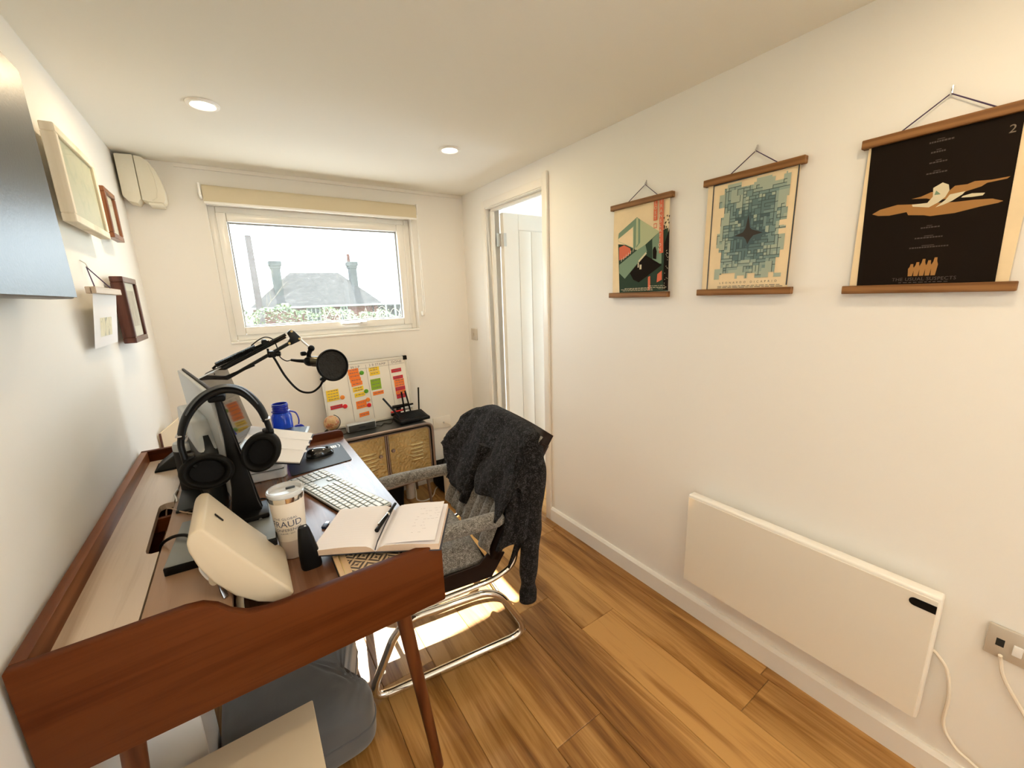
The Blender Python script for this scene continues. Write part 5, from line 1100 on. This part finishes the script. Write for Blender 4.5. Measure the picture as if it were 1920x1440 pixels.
for z, m, nm, th in ((-.0075, 'cover', 'cover', .0025), (-.0045, 'paper', 'pages', .005)):
    sh = .004 if nm == 'cover' else 0
    b = B(); c = (pA + pB + pC + pD) / 4; P = [p + (p - c).normalized() * sh + Z * z for p in (pA, pB, pC, pD)]; b.prism(P, (0, 0, th), .001, 1); b.build(nm, m, t)
b = B()
for q in (.28, .62): a1, a2 = pA.lerp(pD, q), pB.lerp(pC, q); b.tube([a1 + Z * .0008, a2 + Z * .0008], .0007, 4)
b.build('crease', 'paper', t); b = B()
for q in (.2, .4, .62): p = pB.lerp(pC, q); b.prism([p + Vector((-.004, .002, 0)), p + Vector((.006, 0, 0)), p + Vector((.004, -.02, 0)), p + Vector((-.006, -.018, 0))], (0, 0, .0015))
b.build('page_tab', 'paper', t, smooth=False)
# water bottle
bx, by = .442, -.945
t = thing('water_bottle', 'translucent blue water bottle with an open screw neck', 'bottle', (bx, by, ZS))
B().lathe([(0, .002), (.034, .002), (.0375, .007), (.0375, .150), (.036, .160), (.030, .170), (.028, .172)], (bx, by, ZS), 40).build('body', 'blue', t)
b = B(); b.lathe([(.028, .171), (.0300, .172), (.0335, .176), (.0335, .178), (.0285, .180), (.0285, .186), (.0300, .188), (.0285, .190), (.0285, .196), (.0300, .198), (.0285, .200), (.0285, .208), (.0265, .208), (.0265, .172)], (bx, by, ZS), 40); b.build('neck', 'blue_lid', t)
b = B(); b.lathe([(0, .0), (.024, 0), (.026, .003), (.026, .014), (.023, .017), (0, .017)], (bx + .050, by - .004, ZS + .085), 28, (.5, -.9, .1)); b.build('hanging_cap', 'blue_lid', t)
b = B(); b.tube(catmull([(bx + .03, by, ZS + .172), (bx + .052, by, ZS + .160), (bx + .060, by, ZS + .13), (bx + .056, by, ZS + .105)], 6), (lambda q: (.004, .0015)), 8); b.build('cap_strap', 'blue_lid', t)
def bw(zc, a0):
    return lambda px, py: (bx + .0380 * math.cos(a0 + px / .038), by + .0380 * math.sin(a0 + px / .038), ZS + zc + py)
b = B(); add_text(b, 'KS', .026, bw(.092, math.atan2(-1.83, -.10) + .55), 1.1); add_text(b, '4', .020, bw(.094, math.atan2(-1.83, -.10) + 1.15), 1.0)
b.build('lettering', mat('pale_yellow_print', (.62, .60, .30), .5), t, smooth=False)

# boom arm with microphone and pop filter, clamped to the far desk corner
yA = -.95
t = thing('boom_stand', 'black spring boom arm clamped to the far desk end', 'microphone arm', (.22, yA, ZH))
b = B(); b.box(.195, .245, yA - .03, yA + .065, ZH, ZH + .012, .003); b.box(.205, .235, yA + .055, yA + .078, zr_ + .01, zr_ + .03, .003); b.cone((.22, yA, ZH + .012), (.22, yA, ZH + .06), .014, .012, 18); b.build('clamp', 'black', t)
b = B(); b.tube([(.22, yA, ZH + .05), (.222, yA, 1.03)], .008, 14); b.tube([(.222, yA, 1.03), (.226, yA, 1.105)], .012, 14); b.build('post', 'black_met', t)
def rod(b, x0, z0, x1, z1, r=.0055, dy=0): b.tube([(x0, yA + dy, z0), (x1, yA + dy, z1)], r, 10)
def knob(c, r=.012, l=.02, ax=(0, -1, 0)):
    b = B(); n = 16; b.lathe([(0, l), (r * .8, l), (r, l * .75), (r, l * .2), (r * .7, 0), (0, 0)], c, n, ax); return b
b = B(); b.prism([(.208, yA - .012, 1.130), (.226, yA - .012, 1.152), (.260, yA - .012, 1.168), (.272, yA - .012, 1.150), (.262, yA - .012, 1.118), (.240, yA - .012, 1.105), (.226, yA - .012, 1.12)], (0, .024, 0), .003); b.build('elbow_bracket', 'black_met', t)
knob((.216, yA - .012, 1.088), .013, .022).build('elbow_knob', 'black', t)
b = B(); rod(b, .255, 1.158, .500, 1.272, .006, -.010); rod(b, .262, 1.150, .500, 1.262, .006, .010); b.build('upper_rod', 'black_met', t)
b = B(); rod(b, .244, 1.104, .508, 1.236, .006, -.010); rod(b, .250, 1.104, .508, 1.236, .006, .010); b.build('lower_rod', 'black_met', t)
for dy in (-.016, .016):
    b = B(); cs = []
    for i in range(241): q = i / 240; a = q * 2 * PI * 34; cs.append((.262 + (.392 - .262) * q + .0060 * math.cos(a) * -.42, yA + dy + .0075 * math.sin(a), 1.178 + (1.232 - 1.178) * q + .0075 * math.cos(a)))
    b.tube(cs, .0016, 4); b.build('spring', 'black_met', t)
b = B(); rod(b, .25, 1.168, .262, 1.178, .004, -.016); b.build('spring_anchor', 'black', t); b = B(); rod(b, .392, 1.232, .44, 1.252, .0035, -.016); b.build('spring_anchor', 'black', t); b = B(); rod(b, .272, 1.128, .38, 1.166, .0045, -.014); b.build('tie_rod', 'black', t); b = B(); b.cone((.425, yA - .02, 1.248), (.425, yA + .02, 1.248), .011, .011, 14); b.build('rod_collar', 'black', t)
b = B(); b.prism([(.505, yA - .012, 1.278), (.520, yA - .012, 1.290), (.532, yA - .012, 1.283), (.552, yA - .012, 1.256), (.548, yA - .012, 1.243), (.512, yA - .012, 1.228), (.500, yA - .012, 1.238), (.514, yA - .012, 1.255)], (0, .024, 0), .003); b.build('head_bracket', 'black_met', t)
b = B(); 
for (x, z) in ((.522, 1.283), (.546, 1.252), (.508, 1.237), (.222, 1.140)): b.cone((x, yA - .0125, z), (x, yA - .016, z), .0045, .0045, 10)
b.build('bolt', 'brass', t)
b = B(); b.tube([(.548, yA, 1.252), (.560, yA, 1.235), (.578, yA, 1.215)], .0038, 10); label(b.build('swivel_stem', 'steel', t), 'steel swivel stem')
b = B(); b.ball((.585, yA, 1.208), .013, u=14, v=10); b.tube([(.585, yA, 1.208), (.573, yA, 1.186), (.571, yA, 1.170)], .009, 10); b.build('swivel_joint', 'black', t)
b = knob((.563, yA - .004, 1.19), .009, .02, (-1, -.2, 0)); b.build('wing_knob', 'black', t)
# microphone
m0 = Vector((.556, -.945, 1.158)); m1 = Vector((.655, -1.005, 1.148)); mdv = (m1 - m0).normalized()
t = thing('microphone', 'dark bronze condenser microphone held by the boom arm', 'microphone', m0)
L_ = (m1 - m0).length; 
B().lathe([(0, 0), (.012, 0), (.017, .006), (.020, .014), (.020, .030)], m0, 24, mdv).build('tail', 'black', t); B().lathe([(.0205, .028), (.0215, .032), (.0215, .066), (.0205, .070)], m0, 28, mdv).build('body', 'bronze', t)
B().lathe([(.023, .064), (.026, .068), (.027, .078), (.027, L_), (.024, L_ + .006), (0, L_ + .008)], m0, 28, mdv).build('foam_cover', mat('black_foam', (.008, .008, .009), .95, bmp=1.0, bscale=500), t)
b = B(); b.tube([m0, m0 - mdv * .03, m0 - mdv * .055 + Z * .002], lambda q: .008 - .003 * q, 12); b.build('connector', 'black', t)
b = B()
for a in (.2, .9): b.ball(m0 + mdv * (.045 + .01 * a) + Vector((0, -.021, -.004 - .008 * a)), .0022, u=8, v=6)
b.build('switch', 'brass', t)
cable([m0 - mdv * .054 + Z * .002, (.490, -.93, 1.165), (.470, -.945, 1.185), (.466, -.955, 1.215), (.455, -.962, 1.255), (.430, -.966, 1.268), (.405, -.966, 1.258), (.38, -.966, 1.240)], .0022, 'black', 'thin black microphone cable looped over the boom arm')
# pop filter
t = thing('pop_filter', 'round black pop filter on a gooseneck before the microphone', 'pop filter', (.45, yA, 1.04))
fc = Vector((.642, -1.045, 1.143)); fn = Vector((.28, -.94, .16)).normalized(); q_ = fn.to_track_quat('Z', 'Y').to_matrix()
b = B(); b.tube([fc + q_ @ Vector((.0605 * math.cos(2 * PI * i / 48), .0605 * math.sin(2 * PI * i / 48), 0)) for i in range(48)], (lambda q: (.0045, .0075)), 12, True, flat=fn.orthogonal()); b.build('hoop', 'black', t)
m, nt, bs = nodes_of('pop_mesh'); bs.inputs['Base Color'].default_value = (.018, .017, .016, 1); bs.inputs['Roughness'].default_value = .85
v_ = coords(nt, (1, 1, 1)); bump(nt, bs, noise(nt, v_, 60, 4, .7), 1.0, .01); M['popmesh'] = m
b = B(); b.lathe([(0, .002), (.03, .0015), (.0595, 0)], fc, 40, fn); b.build('front_mesh', 'popmesh', t, recalc=False); b = B(); b.lathe([(0, -.006), (.03, -.0055), (.0595, -.004)], fc, 40, fn); b.build('rear_mesh', 'popmesh', t, recalc=False)
cl = Vector((.602, -1.040, 1.090)); b = B(); b.box(cl.x - .012, cl.x + .014, cl.y - .008, cl.y + .008, cl.z - .008, cl.z + .012, .003, 2, Euler((0, rad(-40), 0)).to_matrix().to_4x4()); b.build('hoop_clamp', 'black', t)
b = B(); b.tube(catmull([cl, (.585, -1.03, 1.060), (.555, -1.0, 1.036), (.515, -.98, 1.048), (.478, -.96, 1.105), (.452, -.955, 1.175), (.440, -.955, 1.203)], 8), .0042, 10); b.build('gooseneck', 'black', t)
b = B(); b.box(.428, .456, yA - .022, yA + .014, 1.188, 1.212, .004); b.cone((.432, yA, 1.20), (.432, yA, 1.222), .004, .004, 8); b.build('arm_clamp', 'black', t); knob((.455, yA - .01, 1.200), .010, .018, (1, -.3, 0)).build('clamp_knob', 'black', t)

# ------------------------------------------------------------------ chair with a cardigan
ub = Vector((.992, -.125, 0)).normalized(); us = Vector((.125, .992, 0)).normalized(); O0 = Vector((.535, -1.525, 0))
from mathutils import noise as mnoise
def cp_(a, s, z): return O0 + ub * a + us * s + Z * z
WS = .535
chair = thing('desk_chair', 'grey tweed armchair on a chrome tube sled frame at the desk', 'chair', cp_(.32, WS / 2, 0))
R0_ = .0145
for s in (0, WS):
    b = B(); b.tube(fillet([cp_(0, s, R0_), cp_(.640, s, R0_), cp_(.505, s, .272), (cp_(.130, s, .285))], .085, 8, True), R0_, 12, True); label(b.build('sled_frame', 'chrome', chair), 'polished chrome sled loop')
    b = B(); si = s + (.012 if s == 0 else -.012); b.tube(fillet([cp_(.150, si, .300), cp_(.505, si, .306), cp_(.600, si, .345), cp_(.612, si, .530), cp_(.545, si, .566), cp_(.205, si, .572), cp_(.120, si, .540), cp_(.110, si, .33)], .06, 7, True), .0105, 12, True); label(b.build('arm_frame', 'chrome', chair), 'chrome tube around the armrest')
    b = B(); pts = catmull([cp_(.128, s, .490), cp_(.138, s, .535), cp_(.175, s, .566), cp_(.25, s, .574), (cp_(.40, s, .573)), cp_(.545, s, .568)], 6)
    b.tube(pts, lambda q: ((.027, .034) if .04 < q < .97 else (.018, .024)), 18, flat=(0, 0, 1)); b.build('armrest', 'tweed', chair, angle=70)
b = B(); b.tube([cp_(.625, .0, .016), cp_(.625, WS, .016)], .009, 10); b.build('floor_stretcher', 'chrome', chair)
# seat cushion, two stitched bands
def seat(u, v):
    a = .06 + .42 * u; s = .045 + .40 * v; ed = min(1, 9 * min(u, 1 - u)) ** .5 * min(1, 10 * min(v, 1 - v)) ** .5
    return cp_(a, s, .385 + .070 * ed - .012 * math.exp(-((u - .74) / .03) ** 2) + .006 * math.sin(PI * v))
b = B(); b.grid(seat, 40, 24); b.build('seat_cushion', 'tweed', chair, angle=80)
b = B(); b.prism([cp_(.06, .045, .366), cp_(.47, .045, .366), cp_(.47, .445, .366), cp_(.06, .445, .366)], (0, 0, .03), .010, 3); b.build('seat_base', 'tweed', chair)
b = B(); b.prism([cp_(.05, .03, .356), cp_(.50, .03, .356), cp_(.50, .440, .356), cp_(.05, .440, .356)], (0, 0, .010), .003, 1); b.build('seat_pan', 'brown_ch', chair)
b = B(); b.prism([cp_(.05, .022, .372), cp_(.05, .022, .318), cp_(.50, .022, .312), cp_(.56, .022, .40), cp_(.50, .022, .43), cp_(.45, .022, .385)], us * .010, .002, 1); b.build('side_valance', 'brown_ch', chair)
# back: fluted cushion in a dark shell
def back_front(s, z): return .445 + (z - .38) * .46 + .05 * ((z - .38) / .48) ** 2
def back(u, v):
    s = .012 + .503 * u; z = .415 + .435 * v; k = (u - .16) / .68
    fl = .024 * abs(math.sin(PI * 5 * k)) ** .55 if 0 < k < 1 else .030 * max(0, math.sin(PI * (u / .16 if k <= 0 else (1 - u) / .16))) ** .6
    e = min(1, 12 * min(v, 1 - v)) ** .5
    return cp_(back_front(s, z) + .030 - (fl + .018) * e, s, z)
b = B(); b.grid(back, 90, 16)
b.build('back_cushion', 'tweed', chair, angle=80)
b = B(); b.grid(lambda u, v: cp_(back_front(0, .40 + .46 * v) + .050 + .012 * math.sin(PI * u), .005 + .49 * u, .40 + .46 * v), 10, 12)
o = b.build('back_shell', 'brown_ch', chair); md_ = o.modifiers.new('thickness', 'SOLIDIFY'); md_.thickness = .035; md_.offset = 0
for s in (.008, .522): b = B(); b.tube([cp_(back_front(0, z) + .055, s, z) for z in (.43, .50, .60, .71, .82)], (lambda q: (.02, .016)), 10); b.build('shell_edge', 'brown_ch', chair)

card = thing('cardigan', 'charcoal knitted cardigan draped over the chair back', 'cardigan', cp_(.66, WS / 2, .45))
fr = random.Random(21)
def interp(x, T):
    for (x0, y0), (x1, y1) in zip(T, T[1:]):
        if x <= x1: q = (x - x0) / (x1 - x0); q = max(0, min(1, q)); return y0 + (y1 - y0) * q * q * (3 - 2 * q)
    return T[-1][1]
hemF = [(-.05, .58), (-.02, .600), (.04, .625), (.10, .612), (.16, .605), (.22, .64), (.25, .675), (.275, .62), (.30, .545), (.34, .550), (.42, .545), (.47, .555), (.52, .62), (.57, .69)]
ridgeZ = [(-.05, .772), (-.015, .822), (.05, .858), (.20, .872), (.34, .878), (.46, .872), (.53, .850), (.58, .815)]
bulge = [(-.05, .03), (.1, .022), (.3, .026), (.45, .03), (.52, .06), (.57, .095)]
def drape(u, v):
    s = -.045 + .62 * u; rz = interp(s, ridgeZ); hz = interp(s, hemF)
    f = .030 * mnoise.noise(Vector((s * 7 + 1.2 * v, v * 2.6, .3))) + .013 * mnoise.noise(Vector((s * 17 - 3.0 * v, v * 6.0, 4.1))) + .004 * mnoise.noise(Vector((s * 40, v * 22, 2.2)))
    e = max(0, (.05 - s) / .095); rz -= .075 * e * e; pull = .035 * e * e
    if v < .5:
        q = v / .5; z = hz + (rz - .02 - hz) * q; a = back_front(s, z) - .012 - interp(s, bulge) * (1 - .35 * q) + f * (1 - .5 * q)
        return cp_(a, s, z)
    if v < .62:
        q = (v - .5) / .12; a0 = back_front(s, rz - .02) - .012 - interp(s, bulge) * .65 + f * .5; a1 = a0 + .070 - pull * 1.2
        return cp_(a0 + (a1 - a0) * (1 - math.cos(PI * q)) / 2, s, rz - .02 + .020 * math.sin(PI * q))
    q = (v - .62) / .38; a0 = back_front(s, rz - .02) + .058 - pull * 1.2 - interp(s, bulge) * .65; z = rz - .02 - .33 * q
    return cp_(a0 + .012 * q - .06 * q * q + f * q, s + .02 * q * (u - .5) + .05 * e * q, z)
b = B(); b.grid(drape, 110, 64); o = b.build('body', 'knit', card, angle=80); md_ = o.modifiers.new('thickness', 'SOLIDIFY'); md_.thickness = .009; md_.offset = 1
# the side that falls over the near edge of the back
def side(u, v):
    a0 = .50; a = a0 + .19 * u; top = .815 - .55 * max(0, .32 - u); z = top - (top - (.455 + .05 * u)) * v
    s = -.028 - .018 * math.sin(PI * u) - .010 * math.sin(9 * u + 3 * v) + .035 * (1 - v) ** 3
    return cp_(a + .07 * (1 - v) * (1 - u) + .012 * v * math.sin(7 * u), s, z)
b = B(); b.grid(side, 30, 30); o = b.build('side_panel', 'knit', card, angle=80); md_ = o.modifiers.new('thickness', 'SOLIDIFY'); md_.thickness = .012; md_.offset = 0
# hanging sleeve
def sleeve(pts, r0, r1, nm, wrin=.004):
    P = catmull(pts, 10); b = B(); n = len(P)
    b.tube(P, (lambda q: ((r0 + (r1 - r0) * q + wrin * 2.2 * mnoise.noise(Vector((q * 9, 1.3, r0 * 50)))) * (1 - .22 * math.exp(-((q - .86) / .07) ** 2)), (r0 + (r1 - r0) * q) * .72)), 20, flat=tuple(ub)); return b.build(nm, 'knit', card, angle=80)
sleeve([cp_(.690, .02, .815), cp_(.675, -.022, .74), cp_(.655, -.034, .58), cp_(.640, -.036, .42), cp_(.630, -.036, .30), cp_(.628, -.036, .225)], .050, .034, 'sleeve')
b = B(); P = [cp_(.628, -.036, .240), cp_(.627, -.036, .215), cp_(.626, -.036, .200), cp_(.626, -.036, .193)]; b.tube(P, (lambda q: (.037 - .010 * max(0, q - .66) * 3, .029 - .010 * max(0, q - .66) * 3)), 22, flat=tuple(ub)); b.build('cuff', 'knit', card, angle=80)
sleeve([cp_(.60, .27, .76), cp_(.565, .275, .68), cp_(.53, .28, .60), cp_(.507, .285, .545)], .034, .024, 'sleeve')
b = B(); b.tube([cp_(.510, .284, .552), cp_(.496, .290, .515)], (lambda q: (.027, .022)), 18, flat=tuple(ub)); b.build('cuff', 'knit', card, angle=80)
for i in range(14): s = .345 + .010 * i; b = B(); z0 = interp(s, hemF); b.tube([cp_(back_front(s, z) - .016 - interp(s, bulge) * (1 - .35 * (z - z0) / .3), s, z) for z in (z0 - .002, z0 + .03, z0 + .065)], .0042, 6); b.build('hem_rib', 'knit', card)

# ------------------------------------------------------------------ on the floor below the desk
t = thing('floor_cushion', 'grey velvet floor cushion squeezed under the desk by the chair', 'cushion', (.34, -1.42, 0))
def cush(u, v):
    th = 2 * PI * u; ph = PI * (v - .5); ex = .26
    cx = math.copysign(abs(math.cos(th)) ** ex, math.cos(th)); sy = math.copysign(abs(math.sin(th)) ** ex, math.sin(th)); cv = abs(math.cos(ph)) ** .30
    x = .335 + .205 * cx * cv; y = -1.385 + .315 * sy * cv; z = .105 + .105 * math.copysign(abs(math.sin(ph)) ** .42, math.sin(ph))
    d = math.hypot(x - .552, y + 1.515); dent = .055 * math.exp(-(d / .06) ** 2); x -= dent * 1.1
    wr = .006 * math.sin(34 * math.atan2(y + 1.52, x - .56)) * math.exp(-(d / .16) ** 2)
    return (x, y, max(0.0015, z + wr * (1 if z > .1 else 0)))
b = B(); b.grid(cush, 97, 41); bmesh.ops.remove_doubles(b.bm, verts=b.bm.verts, dist=1e-5); b.build('cover', 'ottoman', t, angle=80)
b = B(); b.tube([Vector(cush(i / 96, .5)) + Vector((0, 0, .0)) for i in range(96)], .004, 6, True); b.build('piping', 'ottoman', t)
t = thing('storage_box', 'large plain cream box standing at the near end below the desk', 'box', (.23, -2.0, 0))
b = B(); b.box(.098, .363, -2.25, -1.786, 0, .385, .002, 1); b.build('body', 'cream_box', t); b = B(); b.box(.095, .366, -2.253, -1.783, .372, .400, .003, 2); b.build('lid', 'cream_box', t)
t = thing('white_bin', 'white box with a chamfered tan rim beside the grey cushion', 'box', (.03, -1.55, 0))
P = [(-.002, .02), (.128, .02), (.128, .50), (.030, .50), (-.012, .452), (-.020, .40)]
b = B(); b.prism([(x, -1.66, z) for x, z in P], (0, .17, 0), .002, 1); b.build('body', 'white_pl', t)
b = B(); b.prism([(-.002, -1.662, .02), (.006, -1.662, .02), (.004, -1.662, .385), (.010, -1.662, .44), (.040, -1.662, .49), (.030, -1.662, .499), (-.011, -1.662, .452), (-.019, -1.662, .40)], (0, .003, 0)); b.build('chamfered_rim', 'tan', t, smooth=False)
b = B(); b.prism([(.010, -1.6615, .025), (.126, -1.6615, .025), (.126, -1.6615, .498), (.045, -1.6615, .498), (.013, -1.6615, .44), (.007, -1.6615, .385)], (0, .003, 0)); label(b.build('front_face', 'white_pl', t, smooth=False), 'white front face')
